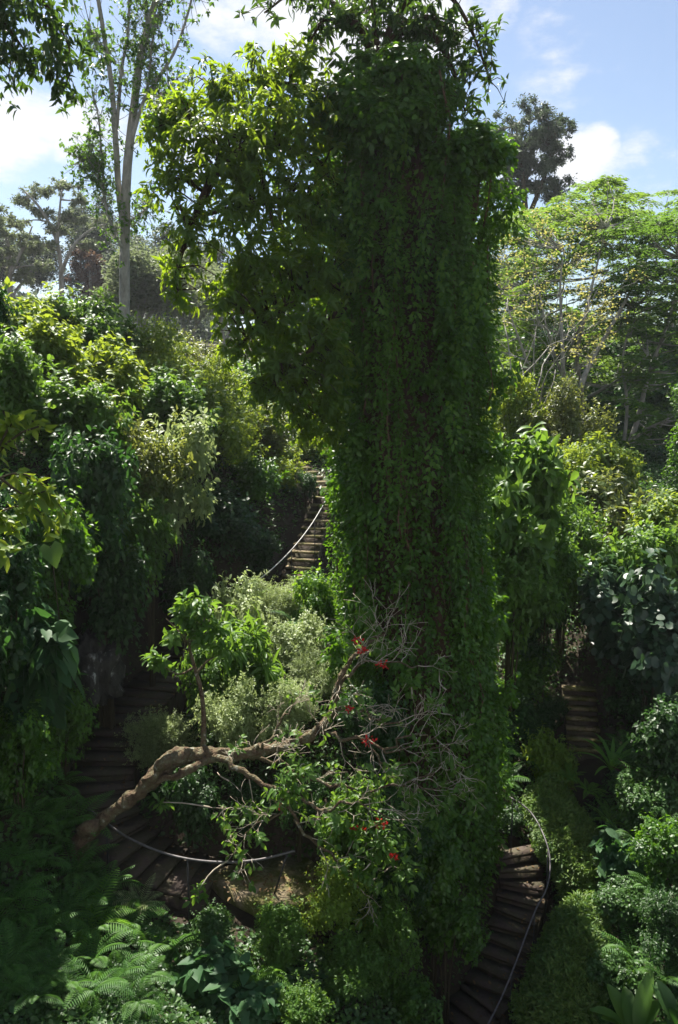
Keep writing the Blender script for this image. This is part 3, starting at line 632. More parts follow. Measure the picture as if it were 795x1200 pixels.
# bright strands and sprays hanging on the face
P, D, N, L_ = [], [], [], []
for px, py, ln in [(465,235,1.3),(500,250,1.0),(520,290,.8),(430,260,.9),(445,330,.7),(550,330,.9),(485,300,1.1),(410,200,.8),(540,370,.7),(470,150,.5),(478,140,.55),(460,160,.5),(505,520,.8),(445,590,.6),(530,470,.7),(565,300,.9),(400,350,.8)]:
    p0 = at(px, py, 14.12); n = int(ln*55); z = p0[2]-np.linspace(0, ln, n); g = rvec(r, n)
    P.append(np.stack([p0[0]+.05*np.sin(z*3), np.full(n, 14.15)+.05*np.cos(z*2), z], 1)+g*.06); D.append(g*.7+np.array([0, -.4, -.6])); N.append(np.array([0, -.7, .6])+rvec(r, n)*.3); L_.append(r.uniform(.09, .15, n))
P = np.concatenate(P)-vb; L = np.concatenate(L_)
link('hanging_vine', leaf_mesh('hanging_vine', P, np.concatenate(D), np.concatenate(N), L, L*.5, 'oval', rng=r), M['vine2'], vt)
# canopy arm to the left: limbs and whorls of long leaves
arm = MB(); tipsP, tipsA = [], []
cb = [(205,150,14.6,46),(255,110,15.0,48),(315,95,15.2,50),(355,75,15,38),(370,150,14.6,55),(310,165,14.4,60),(245,185,14.2,55),(200,215,14.2,36),(285,240,14.1,55),(345,235,14.2,60),(225,270,14.0,38),(205,320,14.0,28),
      (330,310,14.0,52),(375,320,14.2,50),(280,300,13.9,38),(365,385,14.0,48),(310,375,13.9,42),(275,405,13.8,30),(345,440,13.9,34),(390,430,14.1,34),(305,455,13.8,26),(215,350,13.9,20),(345,475,13.9,36),(385,470,14.1,36),(325,430,14.0,36),(365,505,14.0,26),(265,350,13.9,34),(385,505,14.3,24),(300,345,13.9,36)]
cen = np.array([at(a, b, y) for a, b, y, q_ in cb])-vb; rad = np.array([q_*14.3/FPX*.92 for *_, q_ in cb])
hub = at(420, 200, 15.2)-vb
lims = [[(430,260,15.3),(370,190,15.0),(300,165,14.8),(225,150,14.6)], [(425,300,15.2),(360,240,14.6),(290,240,14.3),(215,260,14.0)], [(440,200,15.4),(380,120,15.2),(310,95,15.2),(250,100,15)],
        [(420,340,15.1),(375,340,14.5),(320,370,14.0),(280,405,13.8)], [(425,330,15),(385,380,14.3),(350,430,13.9),(310,455,13.8)], [(300,165,14.8),(255,200,14.3),(215,290,14.0),(205,340,14)]]
LP = [];
for l in lims:
    S = spline(ats(l), 16)-vb; arm.tube(S, np.linspace(.12, .02, 16), 7, r, .1); LP.append(S)
LP = np.concatenate(LP)
arm.build('limb', M['core'], vt)
tips, d = blobs_tips(r, cen, rad*.96, 2050, 1.0, .85, .05)
tw = MB()
for k in range(0, len(tips), 5):
    q_ = LP[np.linalg.norm(LP-tips[k], axis=1).argmin()]; mid = (q_+tips[k])/2+np.array([0, 0, .12]); tw.tube([q_, mid, tips[k]], (.016, .011, .005), 4)
tw.build('twig', M['core'], vt)
ax = nrm(d+np.array([0, 0, -.1])+r.normal(size=d.shape)*.4)
P, D, N = twigs_to_leaves(r, tips, ax, 8, .10, 1.0, .55, .55, .015); s = r.uniform(.7, 1.3, len(P))
link('canopy', leaf_mesh('canopy', P, D, N, .165*s, .055*s, 'lance', rng=r), M['lance'], vt)
# small vine leaves trailing through the arm
bl = [(350,330,14.6,48),(330,400,14.4,40),(370,270,14.6,46),(290,190,14.9,50),(385,410,14.7,44),(330,140,15.2,44),(280,340,14.3,30),(190,150,14.5,24),(210,130,14.7,24)]
cen = np.array([at(a, b, y) for a, b, y, q_ in bl])-vb; rad = np.array([q_*14.5/FPX for *_, q_ in bl])
tips, d = blobs_tips(r, cen, rad, 950, 1.0, .9, 0); P, D, N = twigs_to_leaves(r, tips, nrm(d+np.array([0, 0, -.6])), 9, .45, .8, .6, .4, .03)
s = r.uniform(.7, 1.3, len(P)); link('hanging_vine', leaf_mesh('hanging_vine', P, D, N, .10*s, .06*s, 'oval', rng=r), M['vine2'], vt)
# upper limbs with drooping sprays against the sky
up = MB(); S0 = []
for l in [[(440,110,15.3),(430,50,15.4),(400,10,15.4),(350,-10,15.2),(310,15,15)], [(450,100,15.3),(455,40,15.3),(480,0,15.2),(520,-10,15),(550,30,14.9),(575,95,14.8)], [(445,100,15.4),(440,30,15.5),(430,-40,15.6)], [(470,30,15.3),(505,40,15),(530,80,14.9),(545,130,14.8)], [(455,50,15.3),(500,20,15.0),(535,45,14.9)], [(420,30,15.4),(385,20,15.2),(365,45,15)]]:
    S = spline(ats(l), 18)-vb; up.tube(S, np.linspace(.08, .015, 18), 6); S0.append(S[3:])
up.build('limb', M['core'], vt); S0 = np.concatenate(S0)
n = 420; k = r.integers(0, len(S0), n); tips = S0[k]+r.normal(size=(n, 3))*np.array([.22, .3, .17]); tw = MB()
for a, b in zip(S0[k], tips): tw.tube([a, (a+b)/2+np.array([0, 0, .05]), b], (.009, .007, .004), 4)
tw.build('twig', M['core'], vt)
P, D, N = twigs_to_leaves(r, tips, rvec(r, n)+np.array([0, 0, -.3]), 8, .10, 1.0, .5, .6, .02); s = r.uniform(.7, 1.25, len(P))
link('canopy', leaf_mesh('canopy', P, D, N, .17*s, .055*s, 'lance', rng=r), M['lanced'], vt)

# ------------------------------------------------------------------ generic trees
def grow(r, p, d, L, rad, depth, out, tips, spread=.5, upb=.15, nch=(2, 4), shrink=.72, wig=.12, seg=5, rs=.62):
    P = [p]; dd = d.copy()
    for k in range(seg): dd = nrm(dd+r.normal(size=3)*wig+np.array([0, 0, upb*.2])); P.append(P[-1]+dd*L/seg)
    P = np.array(P); out.append((P, np.linspace(rad, rad*rs, seg+1)))
    if depth == 0: tips.append((P[-1], dd)); tips.append((P[-2], dd)); return
    m = int(r.integers(nch[0], nch[1]+1)); a0 = r.uniform(0, 6.28)
    A = nrm(np.cross(dd, [0.3, .2, 1])); B = np.cross(dd, A)
    for c_ in range(m):
        a = a0+c_*6.283/m+r.uniform(-.4, .4); sp = spread*r.uniform(.6, 1.3)
        nd = nrm(dd*math.cos(sp)+(A*math.cos(a)+B*math.sin(a))*math.sin(sp)+np.array([0, 0, upb]))
        st = P[-1] if c_ < 2 else P[-1-int(r.integers(1, seg-1))]
        grow(r, st, nd, L*shrink*r.uniform(.8, 1.15), rad*rs*(.95 if c_ == 0 else .75), depth-1, out, tips, spread, upb, nch, shrink, wig, seg, rs)
def tree(name, base, starts, label, cat, bark, leaf, seed, depth, clus, group=None, **kw):
    """starts: (direction, length, radius, offset height); clus: n per tip, radius, flat, leaf len, width, template"""
    r = np.random.default_rng(seed); root = empty(name, base, label, cat, group); out = []; tips = []
    for d, L, rad in starts: grow(r, np.array([0, 0, -.3]), nrm(np.array(d, float)), L, rad, depth, out, tips, **kw)
    m = MB()
    for P, q_ in out: m.tube(P, q_, 7 if q_[0] > .06 else 4)
    m.build('trunk', bark, root, smooth=True)
    TP = np.array([t for t, _ in tips]); TD = np.array([t for _, t in tips])
    n, cr, fl, ll, lw, tm = clus
    P = TP[:, None]+nrm(r.normal(size=(len(TP), n, 3)))*(r.uniform(0, 1, (len(TP), n, 1))**.5)*cr*np.array([1, 1, fl]); P = P.reshape(-1, 3)
    D = rvec(r, len(P))*np.array([1, 1, .4])+np.array([0, 0, -.1]); N = np.array([0, 0, 1])+r.normal(size=(len(P), 3))*.45
    s = r.uniform(.7, 1.3, len(P)); tone = np.clip(np.repeat(r.uniform(0, .5, len(TP)), n)+r.uniform(0, .5, len(P)), 0, 1)
    link('crown', leaf_mesh('crown', P, D, N, ll*s, lw*s, tm, tone), leaf, root)
    return root
def gpos(px, Y): x = (px-397.5)/FPX*Y; return np.array([x, Y, float(H(x, Y))])

# tall pale trunk on the left, custom stems
b = gpos(147, 31); r = np.random.default_rng(88)
tt = empty('tall_pale_tree', b, 'tall slender tree with pale bare trunk forking upward and thin leaves', 'tree')
stems = [([(147,420),(146,330),(147,260),(150,190),(158,120),(166,60),(183,0),(196,-60)], .26, .13), ([(147,275),(140,230),(136,170),(131,100),(122,40),(112,-20)], .15, .08), ([(137,150),(143,80),(150,40),(152,-20)], .08, .05),
         ([(143,290),(125,245),(120,190),(116,140),(108,105)], .07, .03), ([(150,180),(168,120),(180,100),(205,60),(222,10),(230,-30)], .09, .04), ([(163,80),(172,40),(170,-20)], .07, .05), ([(148,262),(165,250),(180,235)], .05, .02), ([(122,230),(112,200),(104,160)], .03, .012), ([(180,100),(190,110),(210,90)], .05, .02), ([(120,190),(100,185),(92,190)], .03, .01), ([(126,60),(115,50),(104,30)],.03,.015), ([(172,115),(176,80),(180,40),(194,-10)],.05,.03)]
m = MB(); LPp = []
for pts, a, q_ in stems:
    S = spline(ats([(x, y, 31+.25*math.sin(x)) for x, y in pts]), 22)-b; m.tube(S, np.linspace(a, q_, 22)*.85, 8, r, .05)
    if a < .12: LPp.append(S)
m.build('trunk', M['pale_bark'], tt, smooth=True)
LPp = np.concatenate(LPp); n = 950; k = r.integers(0, len(LPp), n); tips = LPp[k]+r.normal(size=(n, 3))*np.array([.33, .4, .4]); m = MB()
for a, q_ in zip(LPp[k], tips): m.tube([a, (a+q_)/2+np.array([0, 0, -.05]), q_], (.014, .01, .006), 4)
m.build('twig', M['pale_bark'], tt)
P, D, N = twigs_to_leaves(r, tips, rvec(r, n), 8, .3, .9, .3); s = r.uniform(.6, 1.3, len(P))
link('crown', leaf_mesh('crown', P, D, N, .15*s, .085*s, 'diamond', rng=r), M['feather2'], tt)

# overhanging tree at the top left corner: trunk out of frame, drooping branches in view
b = np.array([-9.5, 12.5, float(H(-9.5, 12.5))]); r = np.random.default_rng(31)
ot = empty('overhanging_tree', b, 'dark leafy branches hanging down into the top left corner', 'tree')
m = MB(); S = spline([(0, 0, -.4), (.1, 0, 4), (.4, .1, 8), (1.6, .3, 11.5)], 20); m.tube(S, np.linspace(.26, .09, 20), 9, r, .06)
BP = []
for l in [[(-60,-60),(0,-30),(50,0),(75,40),(85,75),(75,105)], [(-60,-50),(-10,0),(15,40),(10,90)], [(-40,-50),(30,-20),(60,20),(60,60),(70,85)], [(-50,-40),(0,20),(30,60),(40,85)], [(-60,-30),(-20,30),(-5,75)]]:
    q_ = spline(np.concatenate([[b+S[-1]], ats([(x, y, 12.0) for x, y in l])]), 26)-b; m.tube(q_, np.linspace(.07, .008, 26), 6); BP.append(q_[9:])
m.build('trunk', M['core'], ot); BP = np.concatenate(BP); n = 800; k = r.integers(0, len(BP), n); tips = BP[k]+r.normal(size=(n, 3))*np.array([.16, .25, .13])
P, D, N = twigs_to_leaves(r, tips, rvec(r, n)+np.array([0, 0, -.5]), 8, .14, .9, .6); s = r.uniform(.7, 1.2, len(P))
link('crown', leaf_mesh('crown', P, D, N, .15*s, .055*s, 'lance', rng=r), M['lanced'], ot)

# feathery trees on the right
def feathery(px, Y, stems, discs, leaf, label, seed, depth=3.0, n=240, front=0):
    r = np.random.default_rng(seed); b = gpos(px, Y); root = empty('feathery_tree', b, label, 'tree'); m = MB(); LP = []
    for l, q_ in stems:
        S = spline(ats([(x, y, Y-1.6*min(i, 2)*front+r.uniform(-.6, .6)*(i > 0)) for i, (x, y) in enumerate(l)]), 20)-b; S = S[:17]; m.tube(S, np.linspace(q_*.75, q_*.16, 17), 7, r, .06); LP.append(S[5:])
    LP = np.concatenate(LP); P, D, N, tn = [], [], [], []
    for x, y, rp in discs:
        c = at(x, y, Y+r.uniform(-depth, depth))-b; rad = rp*Y/FPX; k = np.linalg.norm((LP-c)*np.array([1, .6, 1.3]), axis=1)+np.where(LP[:, 2] > c[2]-.1, 1.5, 0); q_ = LP[k.argmin()]
        m.tube(spline([q_, (q_+c)/2+np.array([0, 0, -.12])+r.normal(size=3)*.12, c], 7), np.linspace(.045, .012, 7), 5)
        nf = 16; az = np.repeat(r.uniform(0, 6.28, nf), n//nf); t = r.uniform(.12, 1, len(az)); side = r.choice([-1, 1], len(az)); bx = rad*r.uniform(.75, 1.25)
        rd = np.stack([np.cos(az), np.sin(az), 0*az], 1); sd_ = np.stack([-np.sin(az), np.cos(az), 0*az], 1)
        tilt = r.normal(size=2)*.16; p = rd*(t*bx)[:, None]+sd_*(side*r.uniform(0, .16, len(az))*rad)[:, None]; p[:, 2] = -.22*bx*t*t+p[:, 0]*tilt[0]+p[:, 1]*tilt[1]+r.normal(size=len(az))*.05
        for f in range(4):
            a_ = f*1.57+r.uniform(0, 1); e = c+np.array([math.cos(a_), math.sin(a_), -.12])*bx*.7; m.tube([c, e], (.012, .005), 4)
        P.append(c+p); D.append(rd*.55+sd_*side[:, None]*.8+np.array([0, 0, -.15])); N.append(np.array([0, 0, 1])+r.normal(size=p.shape)*.35); tn.append(np.clip(r.uniform(0, .6)+r.uniform(0, .4, len(az)), 0, 1))
    m.build('trunk', M['pale_bark'], root, smooth=True); P = np.concatenate(P); s = r.uniform(.7, 1.3, len(P))
    link('crown', leaf_mesh('crown', P, np.concatenate(D), np.concatenate(N), .21*s*Y/38, .075*s*Y/38, 'diamond', np.concatenate(tn)), leaf, root)
rf = np.random.default_rng(404); TOPX = [570, 600, 640, 680, 715, 750, 775, 830]; TOPY = [250, 238, 238, 212, 200, 225, 222, 210]
def discs_in(x0, x1, n, lowest, r0, r1, dy=0):
    out = []
    for _ in range(n):
        x = rf.uniform(x0, x1); t = np.interp(x, TOPX, TOPY)+dy+8; out.append((x, t+(lowest-t)*rf.uniform(0, 1)**1.15, rf.uniform(r0, r1)))
    return out
feathery(681, 38, [([(681,540),(681,480),(682,450),(697,416),(715,385),(737,345),(757,300),(770,262)], .27), ([(660,530),(661,470),(660,425),(658,370),(657,327),(664,280),(675,240)], .2), ([(646,530),(632,470),(618,425),(604,385),(592,350),(586,310)], .17),
                   ([(682,455),(676,420),(686,370),(700,310),(712,260),(716,222)], .17), ([(678,470),(655,430),(640,380),(630,330),(622,280)], .12), ([(690,465),(720,448),(745,430),(775,400)], .12), ([(660,430),(672,400),(695,350),(728,290)], .1)],
         discs_in(578, 752, 150, 470, 15, 30), M['feather'], 'feathery crowned tree with several pale grey trunks fanning out from one foot', 1, front=1)
feathery(745, 36, [([(724,560),(730,530),(755,505),(784,490),(810,470)], .16), ([(722,560),(745,500),(760,440),(785,370),(800,300),(806,250)], .2), ([(726,555),(735,480),(730,420),(745,360),(762,300)], .13)],
         discs_in(730, 815, 100, 530, 16, 30, 18), M['feather2'], 'feathery tree at the right border with pale limbs leaning right', 2)
feathery(630, 47, [([(630,540),(628,440),(620,360),(612,300)], .24), ([(632,530),(650,430),(660,340),(668,280)], .2), ([(630,500),(690,400),(720,320)], .2)],
         discs_in(572, 740, 115, 490, 14, 25), M['feather'], 'lighter feathery tree standing behind the grey branched one', 3)
feathery(770, 54, [([(770,540),(768,420),(755,330),(740,260)], .3), ([(770,520),(785,400),(800,300),(808,240)], .3), ([(770,500),(760,380),(770,300),(776,240)], .25)],
         discs_in(725, 830, 90, 490, 14, 24, -4), M['feather'], 'tall flat topped feathery tree reaching highest at the right border', 4)
tree('yellowing_tree', gpos(590, 31), [((.05, 0, 1), 3.4, .075), ((.35, -.1, 1), 3.2, .06), ((.5, .1, .7), 3, .05), ((-.2, 0, 1), 3.4, .055)],
     'thin twiggy tree with sparse yellow leaves beside the vine column', 'tree', M['pale_bark'], M['yellow'], 5, 4, (9, .3, .8, .10, .06, 'diamond'), spread=.5, upb=.1, nch=(2, 3), shrink=.74, wig=.14)
# dark tall tree behind the column
def blob_tree(name, px, Y, stems, blobs, leaf, label, seed, n, ll, lw, flat=.7, bark='pale_bark'):
    r = np.random.default_rng(seed); b = gpos(px, Y); root = empty(name, b, label, 'tree'); m = MB(); LP = []
    for l, q_ in stems:
        S = spline(ats([(x, y, Y+r.uniform(-.8, .8)*(i > 0)) for i, (x, y) in enumerate(l)]), 20)-b; m.tube(S, np.linspace(q_, q_*.3, 20), 7, r, .06); LP.append(S[6:])
    LP = np.concatenate(LP); cen, rad = [], []
    for x, y, rp in blobs:
        c = at(x, y, Y+r.uniform(-1.5, 1.5))-b; k = np.linalg.norm(LP-c, axis=1)+np.where(LP[:, 2] > c[2], 2, 0); q_ = LP[k.argmin()]; m.tube(spline([q_, (q_+c)/2+r.normal(size=3)*.15, c], 7), np.linspace(.09, .03, 7), 5)
        for j in range(13):
            o_ = rvec(r, 1)[0]*np.array([1, 1, flat])*rp*Y/FPX*r.uniform(.2, 1.35); cen.append(c+o_); rad.append(rp*Y/FPX*r.uniform(.28, .55)); m.tube([c, c+o_*.9], (.04, .015), 4)
    m.build('trunk', M[bark], root, smooth=True)
    tips, d = blobs_tips(r, np.array(cen), np.array(rad), n, flat, 1.0, .1); P, D, N = twigs_to_leaves(r, tips, nrm(d+rvec(r, n)*.5), 7, ll*2.2, .9, .3); s = r.uniform(.7, 1.3, len(P))
    link('crown', leaf_mesh('crown', P, D, N, ll*s, lw*s, 'diamond', rng=r), leaf, root)
blob_tree('dark_tall_tree', 622, 66, [([(622,400),(618,300),(616,250),(612,200),(606,160)], .4), ([(617,260),(635,215),(648,170),(640,140)], .22), ([(616,270),(596,220),(585,180)], .2), ([(614,225),(622,180),(620,145)], .18)],
    [(600,148,22),(630,138,22),(652,150,18),(660,175,14),(640,168,20),(590,175,22),(612,172,22),(600,205,22),(640,210,22),(620,195,20),(655,222,14),(585,225,20),(575,150,12),(668,152,8),(610,190,20),(628,165,18),(630,215,20),(605,225,20),(645,190,16)], M['fardark'], 'dark crowned tall tree rising behind the right shoulder of the vine column', 6, 5200, .24, .10, .8, 'stem')
blob_tree('far_tree', 60, 78, [([(72,380),(72,320),(66,280),(48,245),(30,225)], .3), ([(72,320),(85,290),(105,270),(125,262)], .2), ([(67,285),(70,250),(72,225)], .2)],
    [(30,232,18),(55,222,16),(75,218,16),(95,235,14),(48,250,16),(85,255,16),(115,258,13),(130,268,9),(70,270,14),(22,262,16),(100,285,12),(45,285,16)], M['far'], 'hazy spreading tree with open branches at the far left', 7, 1300, .30, .13, .45)
blob_tree('far_tree', 8, 74, [([(10,380),(12,320),(8,280),(-5,250)], .3), ([(12,320),(30,285),(38,265)], .2)], [(-5,255,20),(15,275,16),(38,290,14),(5,300,18),(30,320,16),(-10,310,18),(50,310,10)], M['far'], 'hazy tree cut by the left border behind the crest', 8, 1100, .30, .13, .6)
blob_tree('far_tree', 108, 92, [([(108,380),(106,330),(104,300)], .25)], [(100,300,14),(112,310,14),(98,322,14),(115,330,14),(105,345,15)], M['rust'], 'far rust coloured tree left of the pale trunk', 9, 900, .36, .17, .9)
for i_, (px, Y, L_, lab, mt) in enumerate([(125, 100, 6.2, 'dark far tree behind the rust coloured one', 'fargrey'), (185, 84, 4.4, 'hazy grey tree just right of the pale trunk', 'fargrey'), (225, 72, 3.4, 'pale dusty tree seen below the canopy tips', 'far'), (265, 88, 4.2, 'hazy grey tree between the canopy and the sunny crest', 'fargrey'),
                                         (165, 66, 3.0, 'low pale tree at the foot of the pale trunk', 'far'), (330, 95, 4.6, 'far tree glimpsed through the canopy beside the vine column', 'fargrey'), (560, 90, 5.2, 'far tree peeping between the vine column and the feathery trees', 'fargrey'), (20, 96, 4.2, 'far grey tree low behind the left crest', 'fargrey')]):
    tree('far_tree', gpos(px, Y), [((0, 0, 1), L_, .26), ((.3, 0, 1), L_*.9, .2)], lab, 'tree', M['pale_bark'], M[mt], 20+i_, 3, (130, 1.5, .8, .34, .18, 'diamond'), spread=.6, upb=.08, nch=(3, 4), shrink=.7, wig=.1)
# distant wood closing the view
r = np.random.default_rng(77); n = 60000; x = r.uniform(-130, 130, n); y = 112+r.uniform(0, 40, n)
hh = 3.5+2.2*np.sin(x*.21+1)+1.8*np.sin(x*.53)+1.2*np.sin(x*1.3+y*.4)
P = np.stack([x, y, H(x, y)+hh*r.uniform(.05, 1, n)**.6], 1); D = rvec(r, n); N = rvec(r, n)+np.array([0, 0, .8])
tag(link('distant_wood', leaf_mesh('distant_wood', P, D, N, r.uniform(.7, 1.5, n), r.uniform(.4, .9, n), 'diamond', rng=r), M['fargrey']), kind='stuff')
# slim vine covered trunk at the right border
b = gpos(801, 24.0); r = np.random.default_rng(15); top = at(801, 450, 24)[2]-b[2]
vp = empty('vine_covered_post', b, 'slim vine covered trunk on the right border', 'tree')
m = MB(); m.tube(spline([(0, 0, -.3), (.05, 0, top*.5), (-.05, 0, top)], 10), np.linspace(.14, .08, 10), 7, r, .1); m.build('trunk', M['core'], vp)
n = 3800; z = r.uniform(0, top, n); a = r.uniform(0, 6.28, n); o_ = np.stack([np.cos(a), np.sin(a), 0*a], 1); g = rvec(r, n)
P = o_*(.2+.09*np.sin(z*2.3+a)+.06*np.sin(z*5+2*a))[:, None]*r.uniform(.6, 1.9, (n, 1)); P[:, 2] = z
link('vine_foliage', leaf_mesh('vine_foliage', P, o_*.5+g*.7+np.array([0, 0, -.5]), o_+np.array([0, 0, .7]), r.uniform(.08, .15, n), .06, 'diamond', rng=r), M['ivy'], vp)

# ------------------------------------------------------------------ leafy branch with long yellow green leaves, near on the left
c = at(5, 600, 9.0); b = np.array([c[0]-.9, 9.1, float(H(c[0]-.9, 9.1))]); r = np.random.default_rng(51)
nb = empty('near_sapling', b, 'near sapling with long yellow green leaves entering from the left border', 'sapling')
m = MB(); S = spline(np.concatenate([[b-np.array([0, 0, .3])], ats([(-70,700,9.1),(-40,600,9.0),(-10,540,9.0),(20,510,9.0),(45,500,8.9)])]), 30)-b; m.tube(S, np.linspace(.05, .012, 30), 6)
tp = []
for l in [[(-40,600),(0,560),(40,560),(80,605)], [(-50,640),(0,600),(40,595),(70,625)], [(-10,540),(20,490),(50,500)], [(-60,660),(-20,640),(10,645)], [(-20,560),(0,520),(10,490)], [(0,560),(30,580),(55,575)], [(-45,620),(-5,600),(20,625)]]:
    q_ = spline(ats([(x, y, 8.9+.1*k) for k, (x, y) in enumerate(l)]), 12)-b; m.tube(q_, np.linspace(.018, .006, 12), 5); tp += list(q_[5:])
m.build('stem', M['stem'], nb); tp = np.array(tp); n = len(tp)
P, D, N = twigs_to_leaves(r, tp, np.tile([.5, -.3, .1], (n, 1))+rvec(r, n)*.4, 6, .12, .9, .6, .6, .02); s = r.uniform(.6, 1.2, len(P))
link('foliage', leaf_mesh('foliage', P, D, N, .20*s, .085*s, 'oval', rng=r), M['bright'], nb)

# ------------------------------------------------------------------ leaning tree with bare twigs and red flowers
r = np.random.default_rng(64)
tr = [(84,1012,11.4,19),(96,985,11.4,19),(112,968,11.45,16),(140,945,11.5,14),(168,925,11.55,15),(188,903,11.6,21),(203,890,11.7,23),(222,886,11.8,17),(250,884,11.9,14),(285,883,12.0,12.5),(320,877,12.1,11.5),(350,869,12.15,10.5),(375,852,12.2,9),(390,830,12.3,7.5),(396,806,12.35,6.5),(408,780,12.4,5.5),(428,756,12.45,4.5),(452,742,12.5,3)]
TPn = ats([t[:3] for t in tr]); b = TPn[0].copy(); b[2] = min(float(H(b[0], b[1])), TPn[0][2])
lt = empty('leaning_tree', b, 'gnarled leaning tree with bare pale twigs and small red flowers', 'tree')
S = spline(TPn, 90)-b; kn = np.concatenate([[0], np.cumsum(np.linalg.norm(np.diff(TPn, axis=0), axis=1))]); kn /= kn[-1]; rr = np.interp(np.linspace(0, 1, 90), kn, [t[3]*t[2]/FPX*.56 for t in tr])
m = MB(); S2 = spline(S, 340); m.tube(np.concatenate([[S[0]-np.array([.05, 0, .5])], S2]), np.concatenate([[rr[0]*1.15], np.interp(np.linspace(0, 1, 340), np.linspace(0, 1, 90), rr)]), 28)
m.tube(spline(ats([(176,918,11.5),(196,912,11.45),(216,905,11.5),(240,893,11.75),(262,886,11.9)])-b, 24), np.array([.05]+[.052]*20+[.045, .035, .03]), 12)
for px, py, Y, q_ in [(194,893,11.5,.10),(212,886,11.55,.09),(180,908,11.5,.08),(106,968,11.33,.11)]:   # burls
    p = at(px, py, Y)-b; a = r.uniform(0, 6.28); m.tube(spline([p-np.array([.16, 0, .1]), p+np.array([0, -.09, .02]), p+np.array([.16, 0, .09])], 7), q_*np.array([.35, .8, 1, 1.05, 1, .8, .35]), 9, r, .14)
V = np.concatenate(m.V); V = V+np.array([[mno.noise(Vector(v*5)), mno.noise(Vector(v*5+7)), mno.noise(Vector(v*5+13))] for v in V])*.045+np.array([[mno.noise(Vector(v*17)), mno.noise(Vector(v*17+7)), mno.noise(Vector(v*17+13))] for v in V])*.026+np.array([[mno.noise(Vector(v*38)), mno.noise(Vector(v*38+7)), mno.noise(Vector(v*38+13))] for v in V])*.012; m.V = [V]
m.build('trunk', M['bark'], lt, smooth=True)
br = [([(250,884,11.9),(275,900,11.7),(305,915,11.6),(330,935,11.5),(350,965,11.4)], .10), ([(270,886,11.9),(310,892,12.2),(345,900,12.3),(365,930,12.2)], .07), ([(378,858,12.2),(400,866,12.0),(430,868,11.9),(455,880,11.8),(480,875,11.8)], .06), ([(392,830,12.3),(420,832,12.0),(450,845,11.9),(475,850,12)], .06),
      ([(400,800,12.3),(420,780,12.1),(450,775,12),(490,780,12)], .045), ([(300,882,12),(315,868,11.9),(330,850,12.0),(345,820,12.1)], .05), ([(350,930,11.6),(385,950,11.4),(420,940,11.3),(460,960,11.3)], .05), ([(345,960,11.4),(365,985,11.3),(400,1010,11.3),(430,1050,11.2)], .045),
      ([(340,945,11.5),(320,960,11.3),(300,965,11.2),(285,985,11.2)], .035), ([(330,905,11.8),(370,915,11.7),(420,925,11.6),(470,920,11.6),(510,905,11.7)], .05), ([(450,880,11.8),(490,860,11.8),(525,880,11.9)], .035), ([(425,868,11.9),(460,900,11.8),(500,885,11.8),(530,870,12)], .03), ([(470,920,11.6),(500,925,11.6),(528,915,11.8)],.03)]
out = []; tips = []; m = MB()
for l, q_ in br:
    q_ *= .62; q2 = spline(ats(l), 14)-b; q2[1:-1] += r.normal(size=(12, 3))*.03; m.tube(q2, np.linspace(q_, q_*.35, 14), 7, r, .08)
    for k in range(3, 14, 2):
        d = nrm(q2[k]-q2[k-3]); grow(r, q2[k], nrm(d+rvec(r, 1)[0]*.9), r.uniform(.2, .38), min(q_*.3, .009), 2, out, tips, spread=.5, upb=.03, nch=(2, 4), shrink=.8, wig=.2, seg=4)
for k in list(range(58, 90, 2))+[84, 86, 88, 89, 89, 89]: grow(r, S[k], nrm(rvec(r, 1)[0]+np.array([.4, -.2, .35])), r.uniform(.18, .4), .008, 2, out, tips, spread=.5, upb=.03, nch=(2, 3), shrink=.85, wig=.13, seg=4)
m.build('branch', M['bark'], lt, smooth=True)
tm_ = MB()
for P, q_ in out: tm_.tube(P, np.maximum(q_, .0036), 4)
TP = np.array([t for t, _ in tips]); TD = np.array([d for _, d in tips])
low = at(0, 900, 12)[2]-b[2]
sel = r.uniform(0, 1, len(TP)) < np.where(TP[:, 2] < low, .3, .10)
P, D, N = twigs_to_leaves(r, TP[sel], TD[sel], 5, .15, .9, .35); s = r.uniform(.7, 1.25, len(P))
link('foliage', leaf_mesh('foliage', P, D, N, .125*s, .06*s, 'oval', rng=r), M['broad'], lt)
bl = [(330,925,11.5,34),(400,965,11.3,36),(450,985,11.4,40),(470,1020,11.5,38),(425,1020,11.2,34),(505,950,11.8,30),(480,800,12.4,26),(445,750,12.6,26),(515,785,12.6,22),(300,945,11.4,20),(350,900,11.8,24),(470,900,12.2,26),(265,960,11.2,14),(232,1045,10.9,14),(255,905,11.9,14),(190,940,11.4,10),(540,870,12.2,14)]
cen = np.array([at(a, c_, y) for a, c_, y, q_ in bl])-b; rad = np.array([q_*11.8/FPX for *_, q_ in bl])
t2, d2 = blobs_tips(r, cen, rad, 300, .9, .9, .1); P, D, N = twigs_to_leaves(r, t2, nrm(d2+np.array([0, 0, .3])), 5, .2, .9, .35); s = r.uniform(.7, 1.25, len(P))
link('foliage', leaf_mesh('foliage', P, D, N, .13*s, .06*s, 'oval', rng=r), M['broad'], lt)
allt = np.concatenate([TP, S[60:]]); m = tm_
for c_ in cen:
    q_ = allt[np.linalg.norm(allt-c_, axis=1).argmin()]; m.tube(spline([q_, (q_+c_)/2+r.normal(size=3)*.04, c_], 6), np.linspace(.014, .006, 6), 5)
m.build('twig', M['twig'], lt)
